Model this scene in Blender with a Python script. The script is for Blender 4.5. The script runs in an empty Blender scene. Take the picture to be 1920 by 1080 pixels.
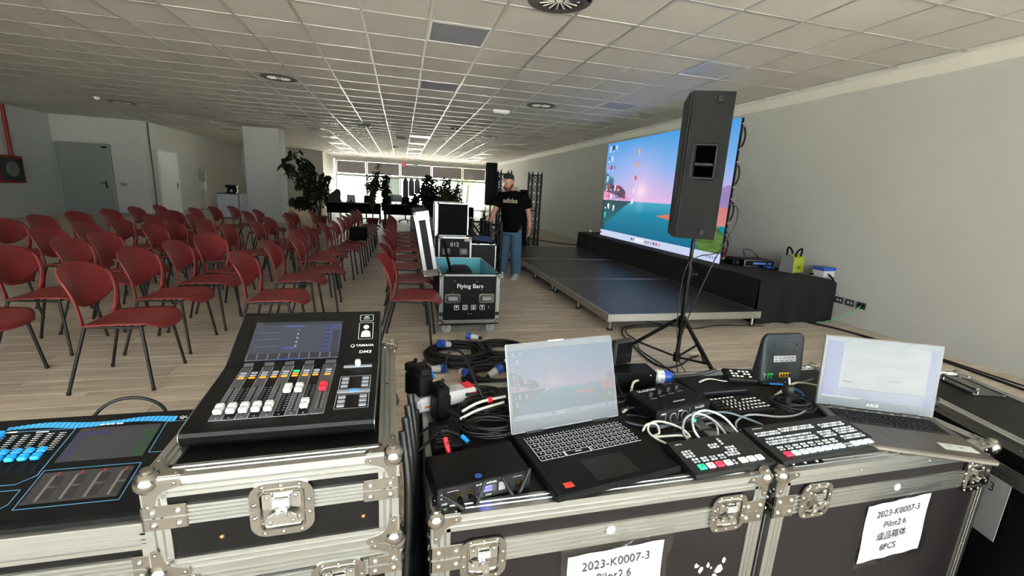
import bpy, math, random
from mathutils import Matrix, Vector, noise
random.seed(7)
PI = math.pi
SC = bpy.context.scene
COL = SC.collection

# ---------------------------------------------------------------- camera, world, exposure
cam_d = bpy.data.cameras.new('camera')
cam = bpy.data.objects.new('camera', cam_d); COL.objects.link(cam)
RC = Matrix(((0.9693925715792903, 0.0026179405837254074, -0.2455019115078145),
             (-0.23993258278570892, 0.2221388856602972, -0.9450326296987741),
             (0.05206148177558563, 0.9750115188369324, 0.21596791486382616)))
cam.matrix_world = Matrix.Translation((0, 0, 1.42)) @ RC.to_4x4()
cam_d.sensor_width = 36; cam_d.lens = 814.945 / 1920 * 36
cam_d.clip_start = 0.02; cam_d.clip_end = 300
SC.camera = cam
SC.view_settings.view_transform = 'Standard'; SC.view_settings.look = 'None'
SC.view_settings.gamma = 1; SC.view_settings.use_curve_mapping = False
SC.view_settings.exposure = 0.0
w = bpy.data.worlds.new('overcast_sky'); SC.world = w; w.use_nodes = True
bg = w.node_tree.nodes['Background']
bg.inputs[0].default_value = (0.965, 0.982, 1.0, 1); bg.inputs[1].default_value = 11.0
SC.cycles.max_bounces = 8; SC.cycles.diffuse_bounces = 6; SC.cycles.glossy_bounces = 4
SC.cycles.transparent_max_bounces = 16
SC.cycles.sample_clamp_indirect = 40.0
SC.cycles.caustics_reflective = False; SC.cycles.caustics_refractive = False

def portal(name, loc, rot, sx, sy):
    l = bpy.data.lights.new(name, 'AREA'); l.shape = 'RECTANGLE'; l.size = sx; l.size_y = sy
    l.cycles.is_portal = True
    o = bpy.data.objects.new(name, l); COL.objects.link(o); o.location = loc; o.rotation_euler = rot
portal('daylight_far_windows', (0.75, 30.12, 1.45), (-PI/2, 0, 0), 9.4, 2.9)
portal('daylight_rear_windows', (-0.1, -2.12, 1.47), (PI/2, 0, 0), 11.0, 2.84)
sun = bpy.data.lights.new('sun', 'SUN'); sun.energy = 125; sun.angle = math.radians(3); sun.color = (1, .97, .93)
so = bpy.data.objects.new('sun', sun); COL.objects.link(so); so.location = (10, 60, 40); so.rotation_euler = Vector((-.02, -.8, -1)).to_track_quat('-Z', 'Y').to_euler()

# ---------------------------------------------------------------- materials
def lin(c):
    return tuple(((v/12.92) if v <= 0.04045 else ((v+0.055)/1.055)**2.4) for v in c)
def h(s):
    return lin(tuple(int(s[i:i+2], 16)/255 for i in (0, 2, 4)))
MT = {}
def mt(name, col, rough=0.5, metal=0.0, emit=0.0, var=0.0, scale=8.0, bump=0.0, bscale=60.0, coat=0.0, spec=0.5, stretch=None, rvar=0.0):
    if name in MT: return MT[name]
    if isinstance(col, str): col = h(col)
    m = bpy.data.materials.new(name); m.use_nodes = True; MT[name] = m
    nt = m.node_tree; b = nt.nodes['Principled BSDF']
    b.inputs['Base Color'].default_value = (*col, 1)
    b.inputs['Roughness'].default_value = rough; b.inputs['Metallic'].default_value = metal
    b.inputs['Specular IOR Level'].default_value = spec
    if coat: b.inputs['Coat Weight'].default_value = coat; b.inputs['Coat Roughness'].default_value = 0.1
    if emit:
        b.inputs['Emission Color'].default_value = (*col, 1); b.inputs['Emission Strength'].default_value = emit
    if var or bump or rvar:
        tc = nt.nodes.new('ShaderNodeTexCoord'); mp = nt.nodes.new('ShaderNodeMapping')
        nt.links.new(tc.outputs['Object'], mp.inputs[0])
        if stretch: mp.inputs['Scale'].default_value = stretch
    if var or rvar:
        n = nt.nodes.new('ShaderNodeTexNoise'); n.inputs['Scale'].default_value = scale; n.inputs['Detail'].default_value = 5
        nt.links.new(mp.outputs[0], n.inputs['Vector'])
    if var:
        mr = nt.nodes.new('ShaderNodeMapRange'); mr.inputs[1].default_value = 0.25; mr.inputs[2].default_value = 0.75
        mr.inputs[3].default_value = 1-var; mr.inputs[4].default_value = 1+var
        nt.links.new(n.outputs[0], mr.inputs[0])
        mx = nt.nodes.new('ShaderNodeMix'); mx.data_type = 'RGBA'; mx.blend_type = 'MULTIPLY'; mx.inputs[0].default_value = 1
        mx.inputs[6].default_value = (*col, 1)
        nt.links.new(mr.outputs[0], mx.inputs[7]); nt.links.new(mx.outputs[2], b.inputs['Base Color'])
    if rvar:
        mr2 = nt.nodes.new('ShaderNodeMapRange'); mr2.inputs[1].default_value = 0.3; mr2.inputs[2].default_value = 0.7
        mr2.inputs[3].default_value = max(0.02, rough-rvar); mr2.inputs[4].default_value = min(1, rough+rvar)
        nt.links.new(n.outputs[0], mr2.inputs[0]); nt.links.new(mr2.outputs[0], b.inputs['Roughness'])
    if bump:
        n2 = nt.nodes.new('ShaderNodeTexNoise'); n2.inputs['Scale'].default_value = bscale; n2.inputs['Detail'].default_value = 3
        nt.links.new(mp.outputs[0], n2.inputs['Vector'])
        bp = nt.nodes.new('ShaderNodeBump'); bp.inputs['Strength'].default_value = bump; bp.inputs['Distance'].default_value = 0.01
        nt.links.new(n2.outputs[0], bp.inputs['Height']); nt.links.new(bp.outputs[0], b.inputs['Normal'])
    return m

def mat_planks():
    m = mt('oak_laminate', '9c8878', rough=0.42, rvar=0.08, scale=3)
    nt = m.node_tree; b = nt.nodes['Principled BSDF']
    tc = nt.nodes.new('ShaderNodeTexCoord')
    gi = nt.nodes.new('ShaderNodeNewGeometry'); oi = nt.nodes.new('ShaderNodeObjectInfo')
    ad = nt.nodes.new('ShaderNodeMath'); ad.operation = 'ADD'
    nt.links.new(gi.outputs['Random Per Island'], ad.inputs[0]); nt.links.new(oi.outputs['Random'], ad.inputs[1])
    fr = nt.nodes.new('ShaderNodeMath'); fr.operation = 'FRACT'; nt.links.new(ad.outputs[0], fr.inputs[0])
    gp = nt.nodes.new('ShaderNodeNewGeometry')
    mp = nt.nodes.new('ShaderNodeMapping'); mp.inputs['Scale'].default_value = (1.1, 16, 1)
    nt.links.new(gp.outputs['Position'], mp.inputs[0])
    av = nt.nodes.new('ShaderNodeCombineXYZ'); sc = nt.nodes.new('ShaderNodeMath'); sc.operation = 'MULTIPLY'; sc.inputs[1].default_value = 37
    nt.links.new(fr.outputs[0], sc.inputs[0]); nt.links.new(sc.outputs[0], av.inputs[0]); nt.links.new(sc.outputs[0], av.inputs[1])
    va = nt.nodes.new('ShaderNodeVectorMath'); va.operation = 'ADD'
    nt.links.new(mp.outputs[0], va.inputs[0]); nt.links.new(av.outputs[0], va.inputs[1])
    n = nt.nodes.new('ShaderNodeTexNoise'); n.inputs['Scale'].default_value = 1.4; n.inputs['Detail'].default_value = 7; n.inputs['Roughness'].default_value = 0.6
    n.inputs['Distortion'].default_value = 0.6
    nt.links.new(va.outputs[0], n.inputs['Vector'])
    cr = nt.nodes.new('ShaderNodeValToRGB')
    cr.color_ramp.elements[0].position = 0.3; cr.color_ramp.elements[0].color = (*h('a89886'), 1)
    cr.color_ramp.elements[1].position = 0.7; cr.color_ramp.elements[1].color = (*h('ddcebb'), 1)
    nt.links.new(n.outputs[0], cr.inputs[0])
    mr = nt.nodes.new('ShaderNodeMapRange'); mr.inputs[3].default_value = 0.9; mr.inputs[4].default_value = 1.1
    nt.links.new(fr.outputs[0], mr.inputs[0])
    mx = nt.nodes.new('ShaderNodeMix'); mx.data_type = 'RGBA'; mx.blend_type = 'MULTIPLY'; mx.inputs[0].default_value = 1
    nt.links.new(cr.outputs[0], mx.inputs[6]); nt.links.new(mr.outputs[0], mx.inputs[7])
    nt.links.new(mx.outputs[2], b.inputs['Base Color'])
    return m

def mat_glass():
    m = bpy.data.materials.new('window_glass'); m.use_nodes = True; nt = m.node_tree
    nt.nodes.remove(nt.nodes['Principled BSDF']); out = nt.nodes['Material Output']
    t = nt.nodes.new('ShaderNodeBsdfTransparent'); t.inputs[0].default_value = (0.93, 0.96, 0.95, 1)
    g = nt.nodes.new('ShaderNodeBsdfGlossy'); g.inputs['Roughness'].default_value = 0.02
    f = nt.nodes.new('ShaderNodeFresnel'); f.inputs[0].default_value = 1.45
    x = nt.nodes.new('ShaderNodeMixShader')
    nt.links.new(f.outputs[0], x.inputs[0]); nt.links.new(t.outputs[0], x.inputs[1]); nt.links.new(g.outputs[0], x.inputs[2])
    nt.links.new(x.outputs[0], out.inputs[0]); return m
def mat_film():
    m = bpy.data.materials.new('clear_plastic_film'); m.use_nodes = True; nt = m.node_tree
    nt.nodes.remove(nt.nodes['Principled BSDF']); out = nt.nodes['Material Output']
    t = nt.nodes.new('ShaderNodeBsdfTransparent'); t.inputs[0].default_value = (0.97, 0.97, 0.97, 1)
    g = nt.nodes.new('ShaderNodeBsdfGlossy'); g.inputs['Roughness'].default_value = 0.12
    nz = nt.nodes.new('ShaderNodeTexNoise'); nz.inputs['Scale'].default_value = 14; nz.inputs['Detail'].default_value = 3; nz.inputs['Distortion'].default_value = 2
    tc = nt.nodes.new('ShaderNodeTexCoord'); nt.links.new(tc.outputs['Object'], nz.inputs['Vector'])
    bp = nt.nodes.new('ShaderNodeBump'); bp.inputs['Strength'].default_value = 0.7; bp.inputs['Distance'].default_value = 0.01
    nt.links.new(nz.outputs[0], bp.inputs['Height']); nt.links.new(bp.outputs[0], g.inputs['Normal'])
    x = nt.nodes.new('ShaderNodeMixShader'); x.inputs[0].default_value = 0.10
    nt.links.new(t.outputs[0], x.inputs[1]); nt.links.new(g.outputs[0], x.inputs[2])
    nt.links.new(x.outputs[0], out.inputs[0]); return m
def mat_screen(name, strength, rough=0.4, base=0.02):
    m = bpy.data.materials.new(name); m.use_nodes = True; nt = m.node_tree; b = nt.nodes['Principled BSDF']
    a = nt.nodes.new('ShaderNodeAttribute'); a.attribute_name = 'pic'
    nt.links.new(a.outputs['Color'], b.inputs['Emission Color']); b.inputs['Emission Strength'].default_value = strength
    b.inputs['Base Color'].default_value = (base, base, base, 1); b.inputs['Roughness'].default_value = rough; b.inputs['Specular IOR Level'].default_value = 0.2
    return m

def mat_blind():
    m = mt('grey_roller_blind', 'a39ea2', 0.9); nt = m.node_tree; b = nt.nodes['Principled BSDF']; out = nt.nodes['Material Output']
    t = nt.nodes.new('ShaderNodeBsdfTranslucent'); t.inputs[0].default_value = (.9,.86,.9,1); x = nt.nodes.new('ShaderNodeMixShader'); x.inputs[0].default_value = 0.022
    nt.links.new(b.outputs[0], x.inputs[1]); nt.links.new(t.outputs[0], x.inputs[2]); nt.links.new(x.outputs[0], out.inputs[0]); return m
def mat_board():
    m = mt('board_white', 'dfe8e6', 0.4); nt = m.node_tree; b = nt.nodes['Principled BSDF']; out = nt.nodes['Material Output']
    t = nt.nodes.new('ShaderNodeBsdfTranslucent'); t.inputs[0].default_value = (.86,.95,.93,1); x = nt.nodes.new('ShaderNodeMixShader'); x.inputs[0].default_value = 0.3
    nt.links.new(b.outputs[0], x.inputs[1]); nt.links.new(t.outputs[0], x.inputs[2]); nt.links.new(x.outputs[0], out.inputs[0]); return m
planks = mat_planks(); glass = mat_glass(); film = mat_film()
wallp = mt('wall_paint', 'c6c7c3', 0.85, var=0.02, scale=2, bump=0.05, bscale=300)
tilem = mt('mineral_tile', 'c9c4bd', 0.9, var=0.03, scale=40, bump=0.25, bscale=260)
teem = mt('ceiling_tee', 'b4b2ad', 0.35, 0.3)
white = mt('white_paint', 'e2e1dd', 0.5); whitep = mt('white_plastic', 'd2d2d0', 0.35, spec=0.3)
blackp = mt('black_plastic', '0b0b0c', 0.45, spec=0.2, bump=0.05, bscale=400); blackm = mt('black_matte', '070708', 0.8, spec=0.1)
blackg = mt('black_gloss', '0b0b0c', 0.15); darkmetal = mt('dark_anodised', '1a1a1b', 0.4, 0.6, var=0.1)
alu = mt('ribbed_aluminium', 'c0c1bf', 0.34, 1.0); chrome = mt('chrome', 'd8d8d6', 0.14, 1.0)
zinc = mt('zinc_steel', 'b4b0aa', 0.2, 1.0, rvar=0.04, scale=6)
lam = mt('black_laminate', '070606', 0.5, spec=0.2, var=0.15, scale=6, bump=0.08, bscale=500); lamb = mt('brown_black_laminate', '191414', 0.5, spec=0.25, var=0.12, scale=5, bump=0.08, bscale=500)
red = mt('red_polypropylene', '7e2b2b', 0.5, var=0.05, scale=5, bump=0.05, bscale=300); legm = mt('dark_steel_leg', '1c1a18', 0.45, 0.3)
rubber = mt('rubber', '0e0e0e', 0.6); cablem = mt('black_cable', '101011', 0.45); wcable = mt('white_cable', 'd8d4c8', 0.4)
blue = mt('blue_plastic', '1e4fb0', 0.35); bluef = mt('blue_cap', '1a9be8', 0.35); cyan = mt('cyan_lining', '5fb0bd', 0.75, var=0.05)
orange = mt('orange_key', 'f08a1e', 0.4, emit=0.6); greenk = mt('green_key', '1fd08a', 0.4, emit=0.6); redk = mt('red_cap', 'e02438', 0.35, emit=0.1)
grey = mt('grey_plastic', '8f9090', 0.4); dgrey = mt('dark_grey_plastic', '3a3c3e', 0.45); lgrey = mt('light_grey_plastic', 'b7b9bb', 0.4)
ink = mt('white_print', 'dedede', 0.6); inkb = mt('dark_print', '33343a', 0.7); paper = mt('paper', 'c2c2c8', 0.8, spec=0.2)
clothb = mt('black_cloth', '070708', 0.95, bump=0.15, bscale=200); gold = mt('brass', 'c9a14a', 0.3, 1)
leafd = mt('dark_leaf', '18240f', 0.55, var=0.3, scale=4); leafl = mt('light_leaf', '46502a', 0.5, var=0.3, scale=4); leafy = mt('pale_leaf', '8fa04e', 0.5, var=0.3, scale=2)
bark = mt('bark', '3a2c20', 0.85, var=0.2); terra = mt('terracotta', '6b3526', 0.7, var=0.1); soil = mt('soil', '1d1510', 0.95)
doorg = mt('grey_green_door', '8d948f', 0.55); doorw = mt('white_door', 'cfd2d0', 0.5)
blind = mat_blind(); winframe = mt('white_window_frame', 'cdcbc5', 0.5)
redp = mt('fire_red', '8a1a16', 0.5)

# ---------------------------------------------------------------- mesh builder
class MB:
    def __init__(s): s.v = []; s.f = []; s.m = []; s.s = []; s.T = None
    def add(s, vs, fs, mat=0, smooth=False):
        n = len(s.v)
        if s.T is not None: vs = [s.T @ Vector(p) for p in vs]
        s.v.extend([tuple(p) for p in vs]); s.f.extend([tuple(i+n for i in f) for f in fs])
        s.m.extend([mat]*len(fs)); s.s.extend([smooth]*len(fs)); return s
    def box(s, x0, y0, z0, x1, y1, z1, mat=0):
        return s.add([(x0,y0,z0),(x1,y0,z0),(x1,y1,z0),(x0,y1,z0),(x0,y0,z1),(x1,y0,z1),(x1,y1,z1),(x0,y1,z1)],
              [(0,3,2,1),(4,5,6,7),(0,1,5,4),(1,2,6,5),(2,3,7,6),(3,0,4,7)], mat)
    def rb(s, x0, y0, z0, x1, y1, z1, r=0.004, mat=0):   # chamfered box
        vs = []; fs = []; c = ((x0+x1)/2, (y0+y1)/2, (z0+z1)/2); hx, hy, hz = (x1-x0)/2, (y1-y0)/2, (z1-z0)/2
        r = min(r, hx*.9, hy*.9, hz*.9); idx = {}
        for sx in (-1,1):
            for sy in (-1,1):
                for sz in (-1,1):
                    for a in range(3):
                        p = [sx*(hx-r), sy*(hy-r), sz*(hz-r)]; p[a] = (sx*hx, sy*hy, sz*hz)[a]
                        idx[(sx,sy,sz,a)] = len(vs); vs.append((c[0]+p[0], c[1]+p[1], c[2]+p[2]))
        def fc(l): 
            pts = [Vector(vs[i])-Vector(c) for i in l]; n = (pts[1]-pts[0]).cross(pts[2]-pts[1]); m = sum(pts, Vector())
            fs.append(tuple(l) if n.dot(m) > 0 else tuple(reversed(l)))
        for a in range(3):
            b, d = [k for k in range(3) if k != a]
            for sg in (-1,1):
                l = []
                for u, v in ((-1,-1),(1,-1),(1,1),(-1,1)):
                    k = [0,0,0]; k[a] = sg; k[b] = u; k[d] = v; l.append(idx[(*k, a)])
                fc(l)
            for u in (-1,1):
                for v in (-1,1):
                    k1 = [0,0,0]; k1[b] = u; k1[d] = v; k1[a] = -1; k2 = list(k1); k2[a] = 1
                    fc([idx[(*k1,b)], idx[(*k2,b)], idx[(*k2,d)], idx[(*k1,d)]])
        for sx in (-1,1):
            for sy in (-1,1):
                for sz in (-1,1): fc([idx[(sx,sy,sz,0)], idx[(sx,sy,sz,1)], idx[(sx,sy,sz,2)]])
        return s.add(vs, fs, mat)
    def cyl(s, p0, p1, r0, r1=None, n=12, mat=0, caps=True, smooth=True):
        p0 = Vector(p0); p1 = Vector(p1); r1 = r0 if r1 is None else r1
        z = (p1-p0).normalized(); x = z.orthogonal().normalized(); y = z.cross(x)
        ring = lambda c, r: [c + (x*math.cos(2*PI*i/n)+y*math.sin(2*PI*i/n))*r for i in range(n)]
        s.add(ring(p0, r0)+ring(p1, r1), [(i, (i+1)%n, n+(i+1)%n, n+i) for i in range(n)], mat, smooth)
        if caps:
            s.add(ring(p0, r0), [tuple(range(n-1,-1,-1))], mat); s.add(ring(p1, r1), [tuple(range(n))], mat)
        return s
    def tube(s, pts, r, n=6, mat=0, closed=False):
        pts = [Vector(p) for p in pts]; vs = []; fs = []; N = len(pts)
        t = (pts[1]-pts[0]).normalized(); x = t.orthogonal().normalized()
        for i, p in enumerate(pts):
            t = (pts[min(i+1,N-1)]-pts[max(i-1,0)])
            t = t.normalized() if t.length > 1e-9 else Vector((0,0,1))
            x = (x - t*x.dot(t)); x = x.normalized() if x.length > 1e-6 else t.orthogonal().normalized()
            y = t.cross(x); rr = r[i] if isinstance(r, (list,tuple)) else r
            vs += [p+(x*math.cos(2*PI*k/n)+y*math.sin(2*PI*k/n))*rr for k in range(n)]
        for i in range(N-1):
            fs += [(i*n+k, i*n+(k+1)%n, (i+1)*n+(k+1)%n, (i+1)*n+k) for k in range(n)]
        s.add(vs, fs, mat, True)
        s.add(vs[:n], [tuple(range(n-1,-1,-1))], mat); s.add(vs[-n:], [tuple(range(n))], mat); return s
    def sph(s, c, r, nu=12, nv=8, mat=0, sc=(1,1,1)):
        vs = [(c[0], c[1], c[2]-r*sc[2])]; fs = []
        for j in range(1, nv):
            a = -PI/2+PI*j/nv
            vs += [(c[0]+r*sc[0]*math.cos(a)*math.cos(2*PI*i/nu), c[1]+r*sc[1]*math.cos(a)*math.sin(2*PI*i/nu), c[2]+r*sc[2]*math.sin(a)) for i in range(nu)]
        vs.append((c[0], c[1], c[2]+r*sc[2])); L = len(vs)-1
        for i in range(nu):
            fs.append((0, 1+(i+1)%nu, 1+i)); fs.append((L, L-nu+i, L-nu+(i+1)%nu))
            for j in range(nv-2): fs.append((1+j*nu+i, 1+j*nu+(i+1)%nu, 1+(j+1)*nu+(i+1)%nu, 1+(j+1)*nu+i))
        return s.add(vs, fs, mat, True)
    def lathe(s, prof, c=(0,0,0), n=16, mat=0, smooth=True):
        vs = []; fs = []; N = len(prof)
        for r, z in prof: vs += [(c[0]+r*math.cos(2*PI*i/n), c[1]+r*math.sin(2*PI*i/n), c[2]+z) for i in range(n)]
        for j in range(N-1): fs += [(j*n+i, j*n+(i+1)%n, (j+1)*n+(i+1)%n, (j+1)*n+i) for i in range(n)]
        s.add(vs, fs, mat, smooth); s.add(vs[:n], [tuple(range(n-1,-1,-1))], mat); s.add(vs[-n:], [tuple(range(n))], mat); return s
    def prism(s, poly, f, h0, h1, mat=0, smooth=False):   # f(a,b,h)->point
        n = len(poly); vs = [f(a,b,h0) for a,b in poly]+[f(a,b,h1) for a,b in poly]
        return s.add(vs, [tuple(range(n-1,-1,-1)), tuple(range(n,2*n))]+[(i,(i+1)%n,n+(i+1)%n,n+i) for i in range(n)], mat, smooth)
    def sheet(s, f, nu, nv, t=0.0, mat=0, smooth=True):   # f(u,v)->point, u,v in 0..1; closed when t>0
        P = [[Vector(f(i/nu, j/nv)) for i in range(nu+1)] for j in range(nv+1)]
        W = nu+1; vs = [p for r in P for p in r]; fs = [(j*W+i, j*W+i+1, (j+1)*W+i+1, (j+1)*W+i) for j in range(nv) for i in range(nu)]
        if t:
            back = []
            for j in range(nv+1):
                for i in range(nu+1):
                    a = P[j][min(i+1,nu)]-P[j][max(i-1,0)]; b = P[min(j+1,nv)][i]-P[max(j-1,0)][i]
                    n = a.cross(b); n = n.normalized() if n.length > 1e-12 else Vector((0,0,1)); back.append(P[j][i]-n*t)
            K = len(vs); vs += back; fs += [tuple(K+q for q in reversed(f_)) for f_ in fs]
            loop = [i for i in range(W)]+[j*W+nu for j in range(1,nv+1)]+[nv*W+i for i in range(nu-1,-1,-1)]+[j*W for j in range(nv-1,0,-1)]
            for a, b in zip(loop, loop[1:]+loop[:1]): fs.append((b, a, a+K, b+K))
        return s.add(vs, fs, mat, smooth)
    def mesh(s, name, mats):
        me = bpy.data.meshes.new(name); me.from_pydata(s.v, [], s.f)
        for m in (mats if isinstance(mats, (list,tuple)) else [mats]): me.materials.append(m)
        me.polygons.foreach_set('material_index', s.m); me.polygons.foreach_set('use_smooth', s.s); me.update(); return me
    def build(s, name, mats, parent=None, loc=(0,0,0), rot=(0,0,0)):
        return link(name, s.mesh(name, mats), parent, loc, rot)

def link(name, me, parent=None, loc=(0,0,0), rot=(0,0,0)):
    o = bpy.data.objects.new(name, me); COL.objects.link(o); o.parent = parent; o.location = loc; o.rotation_euler = rot; return o
def tag(o, label, cat, group=None, kind=None):
    if label: o['label'] = label
    if cat: o['category'] = cat
    if group: o['group'] = group
    if kind: o['kind'] = kind
    return o
def thing(name, label, cat, loc=(0,0,0), rz=0, group=None):
    o = link(name, None, None, loc, (0,0,rz)); o.empty_display_size = 0.1; return tag(o, label, cat, group)
def struct(name, mb, mats, parent=None):
    o = mb.build(name, mats, parent)
    if parent is None: o['kind'] = 'structure'
    return o
KIDS = {}
def copy_tree(o, parent=None):
    c = o.copy(); COL.objects.link(c); c.parent = parent
    for ch in list(o.children): copy_tree(ch, c)
    return c
def text(name, s, size, mat, parent, loc, rot=(0,0,0), extrude=0.0004, align='CENTER', shear=0, sx=1.0, offset=0.0):
    cu = bpy.data.curves.new(name, 'FONT'); cu.body = s; cu.size = size; cu.extrude = extrude; cu.align_x = align; cu.align_y = 'CENTER'
    cu.shear = shear; cu.offset = offset; cu.resolution_u = 3
    t = bpy.data.objects.new(name, cu); me = bpy.data.meshes.new_from_object(t); bpy.data.objects.remove(t); bpy.data.curves.remove(cu)
    me.materials.clear(); me.materials.append(mat)
    o = link(name, me, parent, loc, rot); o.scale = (sx, 1, 1); return o
def spl(pts, k=6):   # catmull-rom
    P = [Vector(p) for p in pts]; P = [P[0]*2-P[1]]+P+[P[-1]*2-P[-2]]; out = []
    for i in range(1, len(P)-2):
        a, b, c, d = P[i-1:i+3]
        for q in range(k):
            t = q/k; out.append(0.5*((2*b)+(c-a)*t+(2*a-5*b+4*c-d)*t*t+(3*b-a-3*c+d)*t**3))
    out.append(P[-2]); return out
def rrect(w, hh, r, n=4, cx=0, cy=0):
    o = []
    for sx, sy, a0 in ((1,1,0),(-1,1,PI/2),(-1,-1,PI),(1,-1,1.5*PI)):
        for i in range(n+1):
            a = a0+PI/2*i/n; o.append((cx+sx*(w/2-r)+r*math.cos(a), cy+sy*(hh/2-r)+r*math.sin(a)))
    return o
def cable(name, label, pts, r=0.004, mat=cablem, k=6, group=None, cat='cable', n=6):
    return tag(MB().tube(spl(pts, k), r, n).build(name, mat), label, cat, group)
XY = lambda a, b, z: (a, b, z)
XZ = lambda a, b, y: (a, -y, b)     # front facing plane (normal -y): h grows outwards
# ---------------------------------------------------------------- room shell
XL, XR, YB, YF, HC = -10.4, 5.49, -4.0, 30.0, 3.0
fl = struct('floor', MB().box(-11, -2.2, -0.2, 5.8, 30.3, -0.012), planks)
PLX, PLY = 1.28, 0.2
pm = MB().rb(0.0012, 0.0012, -0.014, PLX-0.0012, PLY-0.0012, 0, 0.0015).mesh('plank', planks)
near = []; far = MB()
cells = []
for j in range(-10, 152):
    off = ((j*0.37) % 1)*PLX
    for i in range(-11, 7):
        x = i*PLX-off; y = j*PLY
        if x+PLX < -10.7 or x > 5.6: continue
        cx, cy = x+PLX/2, y+PLY/2
        infr = cy > 2.2 and cx > -0.95*cy-1.2 and cx < 1.25*cy+1
        cells.append(((cx**2+cy**2) if infr else 1e6+cx**2+cy**2, x, y))
cells.sort()
for k, (d, x, y) in enumerate(cells):
    x1 = min(x+PLX, 5.55)
    if k < 290: link('plank', pm, fl, (x, y, 0))
    else: far.box(x+0.001, y+0.001, -0.013, x1-0.001, y+PLY-0.001, 0)
o = far.build('far_planks', planks, fl); o['kind'] = 'stuff'

# ceiling
ce = struct('ceiling', MB().box(-11, -2.2, 3.035, 5.8, 30.3, 3.2), white)
G = 0.63; GX0, GY0 = 0.268, 4.755
tm = MB().rb(0.0115, 0.0115, 0.0, G-0.0115, G-0.0115, 0.014, 0.003).mesh('ceiling_tile', tilem)
panels = set()
def cell(x, y): return (math.floor((x-GX0)/G), math.floor((y-GY0)/G))
plist = [(0.58, 5.07), (3.73, 5.07), (3.73, 7.59), (0.58, 7.59), (3.73, 12.63), (3.73, 15.15), (-5.72, 15.15), (-5.72, 17.67), (-2.57, 12.6)]
for x in (-5.72, -2.57, 0.58, 3.73):
    for k in range(0, 5): plist.append((x, 15.15+2.52*k))
for p in plist: panels.add(cell(*p))
cells = []
for i in range(-18, 9):
    for j in range(-10, 40):
        x, y = GX0+i*G, GY0+j*G
        if x+G > 5.42: continue
        cx, cy = x+G/2, y+G/2
        infr = cy > 2.2 and cx > -1.1*cy-1 and cx < 1.35*cy+1
        cells.append(((cx**2+cy**2) if infr else 1e6+cx**2+cy**2, x, y, (i, j)))
cells.sort(); far = MB(); n_t = 0
for d, x, y, c in cells:
    if c in panels: continue
    if n_t < 290:
        o = link('ceiling_tile', tm, ce, (x, y, 3.004)); n_t += 1
        o.rotation_euler = (random.uniform(-1,1)*0.0022, random.uniform(-1,1)*0.0022, 0)
    else: far.box(x+0.0115, y+0.0115, 3.004, x+G-0.0115, y+G-0.0115, 3.016)
o = far.build('far_ceiling_tiles', tilem, ce); o['kind'] = 'stuff'
for i in range(-18, 10):
    x = GX0+i*G
    if x < 5.4: MB().box(x-0.012, -2.0, 2.9985, x+0.012, 30.0, 3.012).build('ceiling_tee', teem, ce)
cr = MB()
for j in range(-10, 41): cr.box(-10.8, GY0+j*G-0.012, 2.999, 5.4, GY0+j*G+0.012, 3.011)
o = cr.build('cross_tees', teem, ce); o['kind'] = 'stuff'
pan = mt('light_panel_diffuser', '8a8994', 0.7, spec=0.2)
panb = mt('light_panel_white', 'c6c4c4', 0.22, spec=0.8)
rank = {}
for k, (x, y) in enumerate(sorted({(GX0+c[0]*G, GY0+c[1]*G) for c in panels}, key=lambda p: p[0]**2+p[1]**2)):
    col = {-5.61: 'far left', -2.46: 'left aisle side', .69: 'central', 3.84: 'right wall side'}; cn = min(col, key=lambda q: abs(q-x-.3)); rank[cn] = rank.get(cn, 0)+1
    lab = 'grey unlit square ceiling light panel, %s from the front in the %s line' % (['nearest','second','third','fourth','fifth','sixth','seventh','eighth'][rank[cn]-1], col[cn])
    t = thing('ceiling_light', lab, 'light', (x+G/2, y+G/2, 3.0), 0, 'ceiling light panels')
    fr = MB()
    for a, b, c, d in ((-.303,-.303,.303,-.285),(-.303,.285,.303,.303),(-.303,-.285,-.285,.285),(.285,-.285,.303,.285)): fr.box(a, b, -0.001, c, d, 0.012)
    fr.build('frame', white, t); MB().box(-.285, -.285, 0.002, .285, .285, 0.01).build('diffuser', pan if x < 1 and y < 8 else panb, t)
# perimeter plaster margin + right wall cove strip, caught light put into its paler colour
struct('trim_1', MB().box(5.395, -2, 2.985, 5.50, 30, 3.03), white)
struct('trim_2', MB().box(5.47, -2, 2.86, 5.50, 30, 2.985), mt('cove_lit_white', 'e4e2da', 0.6))

# walls
struct('wall_right', MB().box(5.49, -2.2, -0.1, 5.7, 30.2, 3.1), wallp)
struct('wall_left', MB().box(-10.6, -2.2, -0.1, -10.4, 17.0, 3.1), mt('wall_paint_left', 'bfc6c4', 0.85, bump=0.05, bscale=300))
struct('wall_door', MB().box(-10.6, 17.0, -0.1, -8.0, 17.2, 3.1), wallp)
struct('wall_recess', MB().box(-8.2, 17.2, -0.1, -8.0, 26.2, 3.1), wallp)
struct('wall_far_left', MB().box(-8.0, 26.0, -0.1, -4.09, 26.2, 3.1), wallp)
struct('wall_return', MB().box(-4.29, 26.2, -0.1, -4.09, 30.2, 3.1), wallp)
struct('baseboard_left', MB().box(-10.4, 16.985, 0, -8.0, 17.0, 0.09).box(-8.0, 17.0, 0, -7.985, 26, 0.09), mt('grey_base', '8b8780', 0.5))
struct('baseboard_far', MB().box(-7.98, 25.97, 0, -4.1, 26.0, 0.09), mt('grey_base', '8b8780', 0.5))
struct('pillar', MB().rb(-4.9, 16.2, -0.01, -3.86, 17.0, 3.02, 0.006), mt('pillar_paint', 'b9bab8', 0.8))
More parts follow.
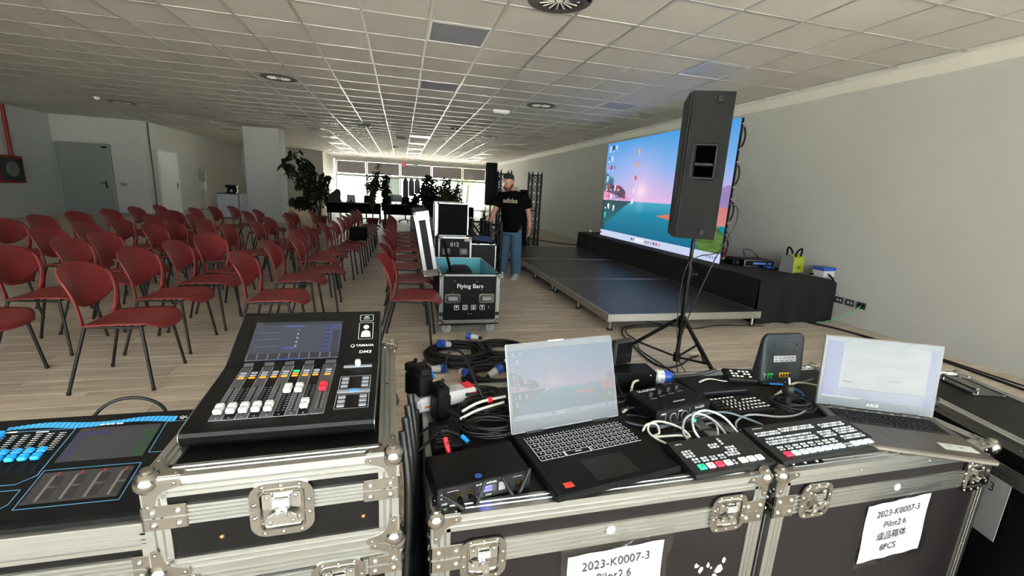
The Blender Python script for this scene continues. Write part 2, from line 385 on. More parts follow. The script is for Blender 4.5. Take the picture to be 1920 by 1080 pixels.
# rear wall (behind the camera), glazed over most of its width
struct('wall_back', MB().box(-10.6, -2.2, -0.1, -5.6, -2.0, 3.1).box(5.4, -2.2, -0.1, 5.7, -2.0, 3.1).box(-5.6, -2.2, -0.1, 5.4, -2.0, 0.05).box(-5.6, -2.2, 2.89, 5.4, -2.0, 3.1), wallp)
wb = struct('window_6', MB().box(-5.6, -2.15, 0.05, 5.4, -2.05, 0.1).box(-5.6, -2.15, 2.84, 5.4, -2.05, 2.89), winframe)
for k in range(7):
    x = -5.6+k*1.825; MB().box(x, -2.15, 0.1, x+0.05, -2.05, 2.84).build('mullion', winframe, wb)
    if k < 6: MB().box(x+.05, -2.105, 0.1, x+1.825, -2.1, 2.84).build('pane', glass, wb)
# door 1, door 2
def leverset(p, T, side=1):
    m = MB(); m.T = T; m.box(-.02, -.012, -.12, .02, 0, .1); m.cyl((0,-.012,0.03),(0,-.05,0.03),.009,n=8); m.rb(-.012 if side>0 else -.12,-.06,.018,.12 if side>0 else .012,-.04,.042,.006)
    m.build('door_handle', blackg, p)
d1 = struct('door_1', MB().box(-10.30, 16.96, 0, -8.97, 17.02, 2.16), doorg)
f = MB().box(-10.36, 16.94, 0, -10.30, 17.0, 2.22).box(-8.97, 16.94, 0, -8.91, 17.0, 2.22).box(-10.30, 16.94, 2.16, -8.97, 17.0, 2.22); f.build('door_frame', mt('frame_grey','98a09a',.5), d1)
leverset(d1, Matrix.Translation((-9.13, 16.955, 0.98)), -1)
MB().box(-9.13,16.93,2.09,-9.0,16.96,2.14).build('closer', blackp, d1)
d2 = struct('door_2', MB().box(-8.02, 17.75, 0, -7.97, 19.0, 2.14), doorw)
MB().box(-8.0, 17.68, 0, -7.955, 17.75, 2.2).box(-8.0, 19.0, 0, -7.955, 19.07, 2.2).box(-8.0, 17.75, 2.14, -7.955, 19.0, 2.2).build('door_frame', winframe, d2)
leverset(d2, Matrix.Translation((-7.97, 18.85, 1.0)) @ Matrix.Rotation(PI/2, 4, 'Z'), -1)
struct('trim_3', MB().box(-7.99, 17.3, 0, -7.97, 17.33, 3.0), mt('joint_grey', '55534f', 0.7))
o = tag(MB().rb(-8.78, 16.975, 0.95, -8.6, 17.0, 1.05, 0.004).build('switch_plate', grey), 'small grey switch plate on the wall beside the wide grey door', 'switch')
o = tag(MB().rb(-8.0, 19.6, 1.0, -7.985, 19.7, 1.1, 0.003).build('light_switch', whitep), 'small white light switch on the wall beside the narrow white door', 'switch')
o = tag(MB().box(-8.0, 21.2, 1.55, -7.99, 21.42, 1.85).build('wall_notice', paper), 'white paper notice stuck on the far left wall', 'notice')
# far glazed wall, five bays
MX = [-4.0, -2.2, -0.13, 1.87, 3.9, 5.49]
struct('wall_far', MB().box(-4.28, 30.0, 2.86, 5.6, 30.25, 3.1), white)
for k in range(5):
    x0, x1 = MX[k], MX[k+1]
    wn = struct('window_%d' % (k+1), MB().box(x0+.07, 29.95, 2.78, x1, 30.05, 2.86).box(x0+.07, 29.95, 1.86, x1, 30.05, 1.98).box(x0+.07, 29.95, 0, x1, 30.05, 0.08), winframe)
    MB().box(x0, 29.93, 0, x0+.08, 30.07, 2.86).build('mullion', winframe, wn)
    MB().box(x0+.08, 29.995, 1.98, x1, 30.005, 2.78).build('upper_pane', glass, wn); MB().box(x0+.08, 29.995, 0.08, x1, 30.005, 1.86).build('pane', glass, wn)
    MB().box(x0+.10, 29.90, 2.04, x1-.02, 29.915, 2.74).cyl((x0+.10,29.907,2.745),(x1-.02,29.907,2.745),.022,n=8).build('roller_blind', blind, wn)
# outdoors
struct('ground_outside', MB().box(-30, 30.3, -0.2, 30, 90, -0.02).box(-30, -30, -0.2, 30, -2.25, -0.02), mt('pale_paving', 'd8d3c8', 0.9, var=0.1, scale=1))
def tree(x, y, hh, lab):
    t = thing('tree', lab, 'tree', (x, y, 0)); MB().tube([(0,0,0),(.1,0,hh*.3),(0,.1,hh*.6)], [.16,.12,.06], 8).build('trunk', bark, t)
    c = MB(); rnd = random.Random(int(x*10))
    for i in range(700):
        a, b = rnd.uniform(0,2*PI), rnd.uniform(-1,1); r = hh*.36*(.5+.5*rnd.random())
        p = Vector((r*math.cos(a)*math.sqrt(1-b*b), r*math.sin(a)*math.sqrt(1-b*b), hh*.62+r*b*.9))
        d = Vector((rnd.uniform(-1,1), rnd.uniform(-1,1), rnd.uniform(-1,1))).normalized()*.25; e = d.orthogonal().normalized()*.14
        c.add([p-d, p+e, p+d, p-e], [(0,1,2,3)])
    o = c.build('crown', leafy, t)
tree(6.6, 46, 5.6, 'pale green tree outside the rightmost far window')
tree(10.5, 50, 6, 'pale green tree farther right beyond the far glazing')
# ceiling fittings
slot = mt('diffuser_slot', '0a0a0a', 0.8)
def diffuser(x, y, lab):
    t = thing('air_diffuser', lab, 'vent', (x, y, 3.0))
    MB().lathe([(.27,-.006),(.27,0),(.05,0)], n=32).build('plate', mt('diffuser_plate', '4f4b45', 0.5), t)
    m = MB()
    for k in range(16):
        m.T = Matrix.Rotation(k*PI/8, 4, 'Z'); m.box(.05, -.009, -.0085, .16 if k % 2 else .20, .009, -.0055)
    m.build('slots', slot, t)
    m = MB()
    for k in range(16):
        m.T = Matrix.Rotation((k+.5)*PI/8, 4, 'Z'); m.box(.045, -.004, -.012, .17, .004, -.006)
    m.build('vanes', white, t)
    MB().lathe([(.03,-.012),(.03,-.006)], n=12).build('hub', white, t)
for x, y, l in ((-1.9, 8.2, 'round radial air diffuser in the dark ceiling left of the aisle'), (2.5, 8.2, 'round radial air diffuser beside the blue-lit ceiling patch'),
    (-1.92, 13.5, 'round radial air diffuser in the bright far ceiling left of the aisle'), (2.59, 13.6, 'round radial air diffuser in the bright far ceiling above the person'),
    (1.28, 3.86, 'round radial air diffuser cut by the top edge of the photo'), (-6.4, 12.9, 'round air diffuser in the darkest corner of the ceiling')): diffuser(x, y, l)
def emlight(x, y, lab, m1):
    t = thing('emergency_light', lab, 'emergency light', (x, y, 2.99)); MB().rb(-.16,-.05,-.045,.16,.05,0.008,.01).build('housing', m1, t)
    MB().rb(-.14,-.035,-.06,.14,.035,-.045,.006).build('cover', whitep if m1 is whitep else dgrey, t)
emlight(1.93, 9.03, 'white emergency light strip on the ceiling near the screen', whitep); emlight(-.98, 13.13, 'dark small box light on the ceiling above the aisle', dgrey)
def smoke(x, y, lab):
    t = thing('smoke_detector', lab, 'smoke detector', (x, y, 2.99)); MB().lathe([(.055,0.008),(.055,-.02),(.04,-.045),(.02,-.05)], n=16).build('body', dgrey, t)
    MB().sph((.13,0,-.015), .025, 8, 6).build('sensor', blackp, t)
smoke(1.31, 12.23, 'dark smoke detector on the ceiling right of the aisle'); smoke(-.3, 19.5, 'tiny dark smoke detector on the far ceiling'); smoke(1.35, 3.7, 'smoke detector at the very top edge beside the diffuser')
o = tag(MB().rb(-.16,-.05,-.05,.16,.05,.01,.01).build('dark_vent_box', dgrey, None, (-.01,15.66,2.99)), 'dark slot fitting on the far ceiling over the aisle', 'vent')
t = thing('motion_sensor', 'small white sensor on the dark left ceiling', 'sensor', (-6.6, 12.35, 2.99)); MB().lathe([(.05,.008),(.05,-.03),(.02,-.05)], n=12).build('body', whitep, t)
# exit signs
def sign(x, txt, m, lab):
    t = thing('exit_sign', lab, 'sign', (x, 28.0, 2.67)); MB().box(-.15,-.02,-.08,.15,.02,.08).cyl((-.1,0,.08),(-.1,0,.33),.006,n=6).cyl((.1,0,.08),(.1,0,.33),.006,n=6).build('panel', m, t)
    if txt == 'run':
        g = MB(); g.prism([(-.11,-.05),(-.04,-.05),(-.04,.05),(-.11,.05)], XZ, .021, .023); g.prism([(0,-.05),(.03,-.05),(.05,0),(.08,-.04),(.1,-.03),(.06,.03),(.09,.05),(.03,.055)], XZ, .021, .023); g.build('running_figure', whitep, t)
    else: text('lettering', txt, .12, whitep, t, (0,-.022,0), (PI/2,0,0))
sign(.13, 'EXIT', mt('sign_red', 'e0485a', .5, emit=.4), 'red sign hanging below the far ceiling'); sign(.82, 'run', mt('sign_green', '4fae8a', .5, emit=.3), 'green escape sign hanging below the far ceiling')
# fire hydrant cabinet on the left wall
t = thing('hose_cabinet', 'red fire hose cabinet with glass door on the left wall', 'fire cabinet', (-10.395, 14.6, 0.95))
MB().rb(0,0,0,.2,.85,.72,.01).build('cabinet', redp, t); MB().box(.2,.08,.06,.215,.8,.66).build('door_pane', mt('dark_glass','2a302e',.1), t)
MB().cyl((.215,.45,.36),(.225,.45,.36),.2,n=20).build('hose_reel', mt('hose_grey','767a78',.6), t)
tag(MB().cyl((-10.33,15.3,1.67),(-10.33,15.3,3.02),.045,n=10).build('red_pipe', redp), 'red water pipe rising above the hose cabinet to the ceiling', 'pipe')
# cabinets, machines near the pillar
t = thing('low_cabinet', 'low white office cabinet with a coffee machine on top', 'cabinet', (-6.1, 17.1, 0))
MB().rb(0,0,0.05,.62,.5,.83,.004).build('body', white, t); MB().box(-.01,-.01,.83,.63,.51,.86).build('top', dgrey, t); MB().box(.02,-.014,.07,.3,0,.82).build('door', paper, t); MB().box(.33,-.014,.07,.6,0,.82).build('door', paper, t); MB().box(.04,.04,0,.58,.46,.05).build('plinth', dgrey, t)
t = thing('small_fridge', 'small white fridge beside the low cabinet next to the pillar', 'fridge', (-5.42, 17.1, 0))
MB().rb(0,.03,0.02,.48,.5,.88,.01).build('body', whitep, t); MB().rb(0.005,0,.04,.475,.03,.86,.008).build('door', lgrey, t); MB().rb(.03,-.03,.5,.06,0,.75,.008).build('handle', whitep, t)
t = thing('coffee_machine', 'coffee machine standing on the low white cabinet', 'coffee machine', (-5.85, 17.2, .86))
MB().rb(0,0,0,.3,.25,.05,.01).rb(0,.12,.05,.3,.25,.2,.01).rb(-.02,0,.2,.32,.25,.28,.02).build('body', blackp, t); MB().cyl((.15,.05,.05),(.15,.05,.13),.035,n=12).build('cup', whitep, t)
t = thing('hand_sanitiser_stand', 'grey hand sanitiser stand by the far left wall', 'stand', (-7.2, 19.0, 0))
MB().box(-.15,-.12,0,.15,.12,.02).box(-.02,-.01,.02,.02,.02,1.55).build('post', grey, t); MB().rb(-.07,-.07,.85,.1,.02,1.15,.02).build('dispenser', lgrey, t); MB().box(-.1,-.03,1.2,.12,0,1.6).build('sign_plate', grey, t)
# ---------------------------------------------------------------- red chairs
def seat_f(u, v):     # u front/back, v side
    x = -0.10+0.43*u; y = (v-.5)*2
    wd = (0.212+0.014*math.sin(PI*u))*(1-.42*max(0,(u-.70)/.30)**2.6)
    z = 0.452 - 0.018*math.sin(PI*min(1,u*1.1))*(1-y*y) + 0.012*math.sin(PI*u*.9) - 0.055*max(0,(u-.72)/.28)**2
    return (x-0.02*(y*y)*max(0,u-.7)*3, y*wd, z)
def back_x(z):
    t = max(0, (z-.45)/.37); return -0.100-0.015*t-0.105*t*t*t
def back_w(z):
    t = (z-.45)/.37
    return 0.200+0.040*math.sin(PI/2*min(1,t/.66)) if t < .66 else .240*max(0.0, 1-((t-.66)/.342)**2.9)**.55
def bpt(y, z):
    t = max(0,(z-.45)/.37); return (back_x(z)-0.058*(1-min(1,(y/.235)**2))*(1-.35*t), y, z)
def panel_f(u, v):
    s = (u-.5)*2; zt = .82; zb = .535+.10*abs(s)**2.4
    z = zb+(zt-zb)*v
    # outline: shrink width near the top
    wd = back_w(min(z,.8199)); y = s*max(wd, .03)
    return bpt(y, z)
def band_f(sg):
    def f(u, v):
        z = .445+(.74-.445)*v; wd = back_w(z); wid = .046-.024*v
        y = sg*(wd-wid*u); p = bpt(y, z); return (p[0]+.002, p[1], z)
    return f
CH = {}
seat_me = MB().sheet(seat_f, 12, 12, .009).mesh('seat', red)
bk = MB().sheet(lambda u, v: panel_f(1-u, v), 14, 12, .007).sheet(lambda u,v: band_f(1)(u,v), 2, 8, .010).sheet(lambda u,v: band_f(-1)(1-u,v), 2, 8, .010)
back_me = bk.mesh('backrest', red)
def leg_me(x0, y0, x1, y1): return MB().cyl((x0,y0,.44),(x1,y1,.012),.0105,n=8).cyl((x1,y1,.02),(x1,y1,0),.013,.012,n=8).mesh('leg', legm)
legs_me = [leg_me(-.10,s*.19,-.215,s*.235) for s in (-1,1)]+[leg_me(.20,s*.19,.245,s*.235) for s in (-1,1)]
fr_me = MB().tube([(-.10,-.19,.437),(.20,-.19,.425)], .009, 6).tube([(-.10,.19,.437),(.20,.19,.425)], .009, 6).tube([(.20,-.19,.43),(.20,.19,.43)], .009, 6).tube([(-.10,-.19,.437),(-.10,.19,.437)], .009, 6).mesh('seat_frame', legm)
proto = None
def chair(x, y, rz, label, group):
    t = thing('stacking_chair', label, 'chair', (x, y, 0), rz, group)
    link('seat', seat_me, t); link('backrest', back_me, t); link('seat_frame', fr_me, t)
    for l in legs_me: link('leg', l, t)
    return t
cols = {
 'second column from the aisle': [(-1.86,3.40),(-1.90,4.09),(-1.86,4.66),(-1.82,5.21),(-2.08,5.90),(-2.03,6.43),(-1.86,7.01),(-1.91,7.82),(-1.77,8.45),(-1.87,9.03),(-1.91,9.54),(-1.67,10.07)],
 'column left of the aisle': [(-1.10,3.98),(-1.08,4.75),(-.95,5.22),(-1.10,5.94),(-1.06,6.46),(-.94,7.01),(-.87,7.54),(-.85,8.2),(-.85,8.8),(-.85,9.4),(-.84,10.0),(-.84,10.6),(-.83,11.2)],
 'third column from the aisle': [(-2.74,3.42),(-2.74,4.12),(-2.68,4.68),(-2.73,5.23),(-2.73,6.15),(-2.76,6.70),(-2.6,7.2),(-2.98,7.86),(-2.59,9.04),(-2.57,9.61)],
 'fourth column from the aisle': [(-3.6,4.75),(-3.40,5.55),(-3.40,6.15),(-3.4,6.8),(-3.36,7.48),(-3.46,8.04),(-3.54,8.58),(-3.59,9.46),(-3.47,10.01),(-3.28,10.44)],
 'leftmost column': [(-4.23,6.25),(-4.30,6.89),(-4.36,7.65),(-4.32,8.32),(-4.35,9.10),(-4.3,9.8)],
 'column right of the aisle': [(.04,3.97),(.02,4.72),(.02,5.5),(.01,6.2),(.01,6.95),(0,7.6),(0,8.25),(0,8.9),(-.01,9.5)],
}
ordw = ['nearest','second','third','fourth','fifth','sixth','seventh','eighth','ninth','tenth','eleventh','twelfth','thirteenth']
for cn, L in cols.items():
    for k, (x, y) in enumerate(L):
        if k == len(L)-1: lb = 'red plastic chair, farthest one in the '+cn
        else: lb = 'red plastic chair, %s from the front in the %s' % (ordw[k], cn) if k else 'red plastic chair with dark legs, nearest in the '+cn
        rz = random.uniform(-.05, .05)
        if (x, y) == (-1.82,5.21): rz = -.25
        if (x, y) == (.04,3.97): rz = -.12
        if (x, y) == (-2.08,5.90): rz = .1
        chair(x, y, rz, lb, 'red chairs of the '+cn)
tag(MB().rb(-.14,-.16,0,.14,.16,.22,.02).build('black_bag', blackm, None, (-.72,7.9,.475)), 'black soft box bag left on a chair seat beside the aisle', 'bag')
# grey table tops stacked beyond the right column
for k in range(5):
    t = thing('folding_table', 'grey folded table, '+('bottom one','second from the bottom','middle one','second from the top','topmost')[k]+' of the low stack behind the right chairs', 'table', (.62, 10.9, .04+k*.085), 0, 'stacked folded tables')
    MB().rb(-.42,-.5,.0,.42,.5,.035,.006).build('tabletop', dgrey, t); MB().tube([(-.3,-.4,-.012),(.3,-.4,-.012)],.012,6).tube([(-.3,.4,-.012),(.3,.4,-.012)],.012,6).build('leg', legm, t)
t = thing('grey_carton', 'grey carton lying on the stack of folded tables', 'box', (.55,10.8,.42)); MB().rb(-.35,-.2,0,.35,.2,.3,.005).build('body', mt('grey_board','6d6b6b',.8), t); MB().box(-.04,-.203,.02,.04,-.199,.28).build('tape', lgrey, t)

# ---------------------------------------------------------------- stage
t = thing('stage', 'low dark stage deck with aluminium edge and short legs', 'stage', (2.14, 4.08, 0))
deckm = mt('dark_phenolic_deck', '3b3838', 0.3, var=0.12, scale=3, bump=0.1, bscale=250)
ZD = .195
for j in range(3):
    y0 = j*1.9; y1 = y0+1.895
    MB().box(.025,y0+.012,ZD-.018,1.955,y1-.012,ZD-.002).build('deck_panel', deckm, t)
    m = MB().rb(0,y0,ZD-.085,.025,y1,ZD,.003).rb(1.955,y0,ZD-.085,1.98,y1,ZD,.003).rb(0.025,y0,ZD-.085,1.955,y0+.012,ZD,.003).rb(0.025,y1-.012,ZD-.085,1.955,y1,ZD,.003)
    m.build('edge_frame', mt('satin_aluminium','c4c4c0',.35,1.0), t)
    for x in (.06, 1.0, 1.92):
        for yy in (y0+.06, y0+.95, y1-.06):
            if x == 1.0 and j: continue
            g = MB().cyl((x,yy,ZD-.08),(x,yy,.02),.016,n=10).build('leg', alu, t); MB().cyl((x,yy,.02),(x,yy,0),.03,.034,n=12).build('foot', rubber, g)

# ---------------------------------------------------------------- LED wall
def mixc(a, b, t): t = max(0, min(1, t)); return tuple(a[i]+(b[i]-a[i])*t for i in range(3))
rn = random.Random(3)
ICON = []
for (cx, cy, c) in ((.035,.055,'e8d0d8'),(.07,.055,'3a2a20'),(.105,.055,'c8d8ea'),(.03,.16,'2088d8'),(.065,.16,'e8e0e0'),(.03,.26,'e070a0'),(.065,.26,'2040c8'),(.1,.26,'e06060'),
    (.03,.37,'d8e0e8'),(.06,.37,'30a0c0'),(.03,.46,'20b0d0'),(.065,.46,'e05020'),(.095,.46,'3030a0'),(.13,.46,'d0e8f8'),(.165,.46,'e04040'),(.03,.56,'f080b0'),(.06,.56,'e06090'),(.095,.56,'f0f0f0'),(.16,.565,'5098d8'),
    (.035,.66,'304868'),(.07,.66,'f0f0f0'),(.135,.675,'d8e8f8'),(.04,.76,'60d8b8'),(.345,.125,'f0b060'),(.34,.25,'e8a050'),(.335,.375,'d86050'),(.33,.5,'e8e8f0'),(.325,.605,'f0f0f0'),(.945,.80,'e8f0f8')):
    ICON.append((cx, cy, h(c)))
def wallpaper(u, v, fade=0.0, ic=True):     # u right, v down 0..1, linear colour
    asp = 2.0
    if v > .935:
        c = h('c9d3f0')
        for k in range(12):
            x = .36+k*.0225
            if abs(u-x) < .006 and abs(v-.967) < .014 and k not in (2,3,4,5): c = (h('2a60c0'), h('c05890'), h('e0a040'))[k%3]
        if .39 < u < .47 and abs(v-.967) < .016: c = h('eceff8')
        if .90 < u < .985 and abs(v-.967) < .014 and int(u*300)%3 == 0: c = h('5560a0')
        if u < .02 and abs(v-.967) < .012: c = h('d04060')
    else:
        n = noise.noise(Vector((u*6, v*6, 2)))*.5; n2 = noise.noise(Vector((u*22, v*40, 5)))
        hz = .60
        if v < hz:
            c = mixc(h('3f9be0'), h('7fb0ea'), v/.3) if v < .3 else mixc(h('7fb0ea'), h('dcb4e4'), (v-.3)/.28)
            c = mixc(c, h('b0b8ee'), .5*max(0, 1-abs(u-.3)/.3)*(1-abs(v-.3)/.3) if abs(v-.3) < .3 else 0)
            d = math.hypot((u-.40)*asp*.8, (v-.50)); c = mixc(c, h('fff0f4'), math.exp(-(d/.075)**2)*.95); c = mixc(c, h('f0c4ea'), math.exp(-(d/.24)**2)*.5)
            hill = .44+.55*u*.9+.02*math.sin(u*50)+n2*.025
            if u < .36 and v > .40+.55*u+.02*n2: c = mixc(h('c890c0'), h('e8b0d8'), n+.5)
            if u < .25 and .37+.5*u+.03*n2 < v < .50+.35*u+.02*n2: c = mixc(h('4a3550'), h('7a5a70'), n2+.5)
            if u < .11 and .30+.7*u < v < .43: c = mixc(h('28506a'), h('5aa0c0'), n2+.5)
            if u > .93 and v > .47-.3*(u-.93)+.02*n2: c = mixc(h('7a6aa0'), h('a890c8'), n+.5)
        else:
            c = mixc(h('4aa8c8'), h('0a86a4'), (v-hz)/.12) if v < .72 else mixc(h('0a86a4'), h('0a6c90'), (v-.72)/.2)
            dk = .60+.33*max(0, 1-u/.33)**1.2+.015*n2
            if u < .33 and v < dk: c = mixc(h('1d4a50'), h('18707a'), (v-.6)/.3+n2*.3)
            if u < .06: c = mixc(h('0e3038'), c, u/.06)
            if v > .69 and u > .55 and abs(v-.715) < .028*min(1,(u-.55)/.12) and u < .80: c = h('d87868')
            if u > .86 and v < .735+.02*n2: c = mixc(h('d88888'), h('c87878'), n2+.5)
            if math.hypot((u-.93)*1.6, (v-.86)*1.0) < .125+.01*n2: c = mixc(h('3c5a30'), h('5f7f3a'), n2+.6)
            c = mixc(c, h('9cc4dc'), .35*math.exp(-((u-.40)/.03)**2)*max(0,1-(v-.6)*8))
        if ic:
            for (cx, cy, k) in ICON:
                if abs(u-cx) < .0095 and abs(v-cy) < .022: c = k
                elif abs(u-cx) < .011 and .026 < v-cy < .037 and int(u*500)%2: c = h('e8ecf4')
    return mixc(c, (0.42, 0.46, 0.52), fade)
def picture(name, f, x0, x1, z0, z1, U0, U1, V0, V1, nu, nv, mat, parent, T=None):
    # planar grid in the XZ plane (normal -y), colour per corner
    vs = []; fs = []
    for j in range(nv+1):
        for i in range(nu+1): vs.append((x0+(x1-x0)*i/nu, 0, z0+(z1-z0)*j/nv))
    for j in range(nv):
        for i in range(nu): a = j*(nu+1)+i; fs.append((a, a+1, a+nu+2, a+nu+1))
    me = bpy.data.meshes.new(name); me.from_pydata(vs, [], fs); me.materials.append(mat)
    if T is not None: me.transform(T)
    at = me.color_attributes.new('pic', 'FLOAT_COLOR', 'CORNER'); cols = []
    for j in range(nv):
        for i in range(nu):
            u = U0+(U1-U0)*(i+.5)/nu; v = V1+(V0-V1)*(j+.5)/nv; c = f(u, v); cols += [c[0], c[1], c[2], 1]*4
    at.data.foreach_set('color', cols); me.update()
    return link(name, me, parent)
ledm = mat_screen('led_pixels', 1.0, 0.6)
LW, LH = 4.0, 2.0
t = thing('led_screen', 'large LED screen showing a blue and pink lake desktop on the stage back', 'screen', (4.45, 9.3, .56), -PI/2)   # local +x runs toward camera
for i in range(8):
    for j in range(4):
        p = picture('led_panel', wallpaper, i*.5, i*.5+.5, j*.5, j*.5+.5, i/8, (i+1)/8, 1-(j+1)/4, 1-j/4, 34, 34, ledm, t)
        b = MB(); b.T = Matrix.Translation((i*.5, 0, j*.5)); b.rb(0.001,.0015,.001,.499,.045,.499,.004)
        for a in (.04,.36): b.box(a,.045,.06,a+.10,.075,.44)
        b.rb(.2,.045,.15,.3,.11,.35,.01); b.build('panel_housing', blackp, p)
for j in range(4):
    m = MB()
    for z in (.08,.42): m.rb(4.0,.02,j*.5+z-.012,4.018,.07,j*.5+z+.012,.003)
    m.build('side_lock', alu, t)
    MB().tube(spl([(4.0,.06,j*.5+.12),(4.002,.09,j*.5+.2),(4.002,.09,j*.5+.3),(4.0,.06,j*.5+.38)],4),.012,6).build('panel_handle', blackp, t)
for x in (.5,1.5,2.5,3.5): MB().box(x-.02,.08,0,x+.02,.12,1.9).build('rear_upright', darkmetal, t)

# black cloth covered platform behind the stage
def cloth():
    m = MB(); nx, ny = 14, 44
    X0, X1, Y0, Y1 = 4.16, 5.33, 4.22, 9.9
    def top(u, v):
        x = X0+(X1-X0)*u; y = Y0+(Y1-Y0)*v
        z = .555+.006*math.sin(y*7+x*3) - .05*max(0, (u-.85)/.15)**2*max(0, 1-v*4)
        return (x, y, z)
    m.sheet(top, nx, ny)
    def side(pa, pb, out, n, zf):
        def f(u, v):
            x = pa[0]+(pb[0]-pa[0])*u; y = pa[1]+(pb[1]-pa[1])*u; L = u*n
            d = (.012+.028*v)*(math.sin(L*6.3)+.5*math.sin(L*11+1))*.6 + .02*v
            tp = zf(u); return (x+out[0]*(d if v > 0.02 else 0), y+out[1]*(d if v > 0.02 else 0), tp*(1-v)+.004)
        m.sheet(f, max(10, int(n*5)), 10)
    tz = lambda u: top(0, u)[2]
    side((X0,Y1),(X0,Y0),(-1,0),8,lambda u: top(0,1-u)[2]-.004)
    side((X0,Y0),(X1,Y0),(0,-1),3,lambda u: top(u,0)[2]-.004)
    side((X1,Y0),(X1,Y1),(1,0),2,lambda u: top(1,u)[2]-.004)
    side((X1,Y1),(X0,Y1),(0,1),2,lambda u: top(1-u,1)[2]-.004)
    return m
tag(cloth().build('draped_platform', clothb), 'platform draped in black cloth carrying the big screen', 'platform')
# things on the platform end
t = thing('amplifier', 'black rack unit with silver front frame on the draped platform', 'amplifier', (4.95, 5.25, .562), -.1)
MB().rb(-.24,-.17,0,.24,.17,.09,.006).build('housing', blackp, t); MB().box(-.24,-.178,0,-.225,-.17,.09).box(.225,-.178,0,.24,-.17,.09).box(-.225,-.178,.08,.225,-.17,.09).box(-.225,-.178,0,.225,-.17,.008).build('front_frame', alu, t)
MB().box(-.1,-.18,.03,.1,-.172,.06).box(.13,-.18,.03,.19,-.172,.06).build('display_bar', mt('blue_lit','4a6aa0',.3,emit=.3), t)
t = thing('black_box_unit', 'small black power unit left of the rack unit on the platform', 'power unit', (4.66, 5.3, .562)); MB().rb(-.06,-.1,0,.06,.1,.08,.008).build('housing', blackp, t); MB().cyl((-.0,-.1,.04),(0,-.115,.04),.02,n=10).build('socket', dgrey, t)
m = MB(); rr = random.Random(5)
for k in range(9):
    a = rr.random()*6; m.tube(spl([(.13*math.cos(a+q*.8)*(.6+.4*rr.random()), .1*math.sin(a+q*.8), .02+.02*k*.8+.015*math.sin(q)) for q in range(9)], 4), .011, 6)
tag(m.build('orange_cable_coil', mt('red_orange_cable','b8361c',.5), None, (4.75,5.72,.565)), 'heap of coiled orange red cable behind the rack unit', 'cable')
tag(MB().tube(spl([(5.0,5.45,.66),(5.1,5.6,.74),(5.25,5.6,.72),(5.3,5.4,.58)],6),.006,6).build('power_cable', cablem), 'thin dark cable arching behind the rack unit', 'cable')
t = thing('tool_bag', 'lime green and grey fabric cooler bag with black handles', 'bag', (5.12, 4.72, .562), .35)
ym = mt('lime_fabric','98a32a',.8,bump=.1); gm = mt('grey_fabric','6e6f70',.85,bump=.1)
m = MB(); m.add([(-.16,-.09,0),(.16,-.09,0),(.16,.09,0),(-.16,.09,0),(-.15,-.075,.2),(.15,-.075,.2),(.15,.075,.2),(-.15,.075,.2),(-.11,0,.24),(.11,0,.24)],
   [(0,1,5,4),(2,3,7,6),(4,5,9,8),(6,7,8,9)]); m.build('body', ym, t)
m = MB(); m.add([(-.16,-.09,0),(-.16,.09,0),(-.15,.075,.2),(-.11,0,.24),(-.15,-.075,.2)],[(0,4,3,2,1)]).add([(.16,-.09,0),(.16,.09,0),(.15,.075,.2),(.11,0,.24),(.15,-.075,.2)],[(0,1,2,3,4)]).box(-.16,-.09,0,.16,.09,.004); m.build('side_gusset', gm, t)
for y in (-.05,.05): MB().tube(spl([(-.07,y,.18),(-.07,y*1.2,.27),(0,y*1.6,.32),(.07,y*1.2,.27),(.07,y,.18)],5),.011,6).build('handle', blackm, t)
MB().box(-.04,-.0935,.05,.04,-.086,.09).build('badge', mt('olive','5f6a1a',.7), t)
t = thing('storage_box', 'small white box with blue lid right of the lime bag', 'box', (5.32, 4.42, .555), .1); MB().rb(-.1,-.08,0,.1,.08,.085,.006).build('body', lgrey, t); MB().rb(-.105,-.085,.085,.105,.085,.125,.006).build('lid', blue, t)
t = thing('tape_roll', 'red and white roll standing behind the lime bag', 'tape', (5.36, 4.95, .57)); m = MB()
m.T = Matrix.Rotation(PI/2,4,'X') @ Matrix.Translation((0,.085,0)); m.lathe([(.085,-.03),(.085,.03),(.045,.03),(.045,-.03),(.085,-.03)], n=20); m.build('tape', mt('tape_red','c03030',.4), t); m = MB(); m.T = Matrix.Rotation(PI/2,4,'X') @ Matrix.Translation((0,.085,0)); m.lathe([(.045,.032),(.03,.032),(.03,-.032),(.045,-.032)], n=16); m.build('core', paper, t)
tag(MB().rb(-.07,-.05,0,.07,.05,.03,.012).build('blue_cloth', blue, None, (4.98,4.95,.562)), 'small folded blue cloth between rack unit and lime bag', 'cloth')
tag(MB().tube(spl([(5.2,4.5,.57),(5.3,4.35,.60),(5.36,4.28,.50),(5.36,4.24,.36)],5),[.012]*16,6).build('strap', blackm), 'black strap hanging over the corner of the draped platform', 'strap')
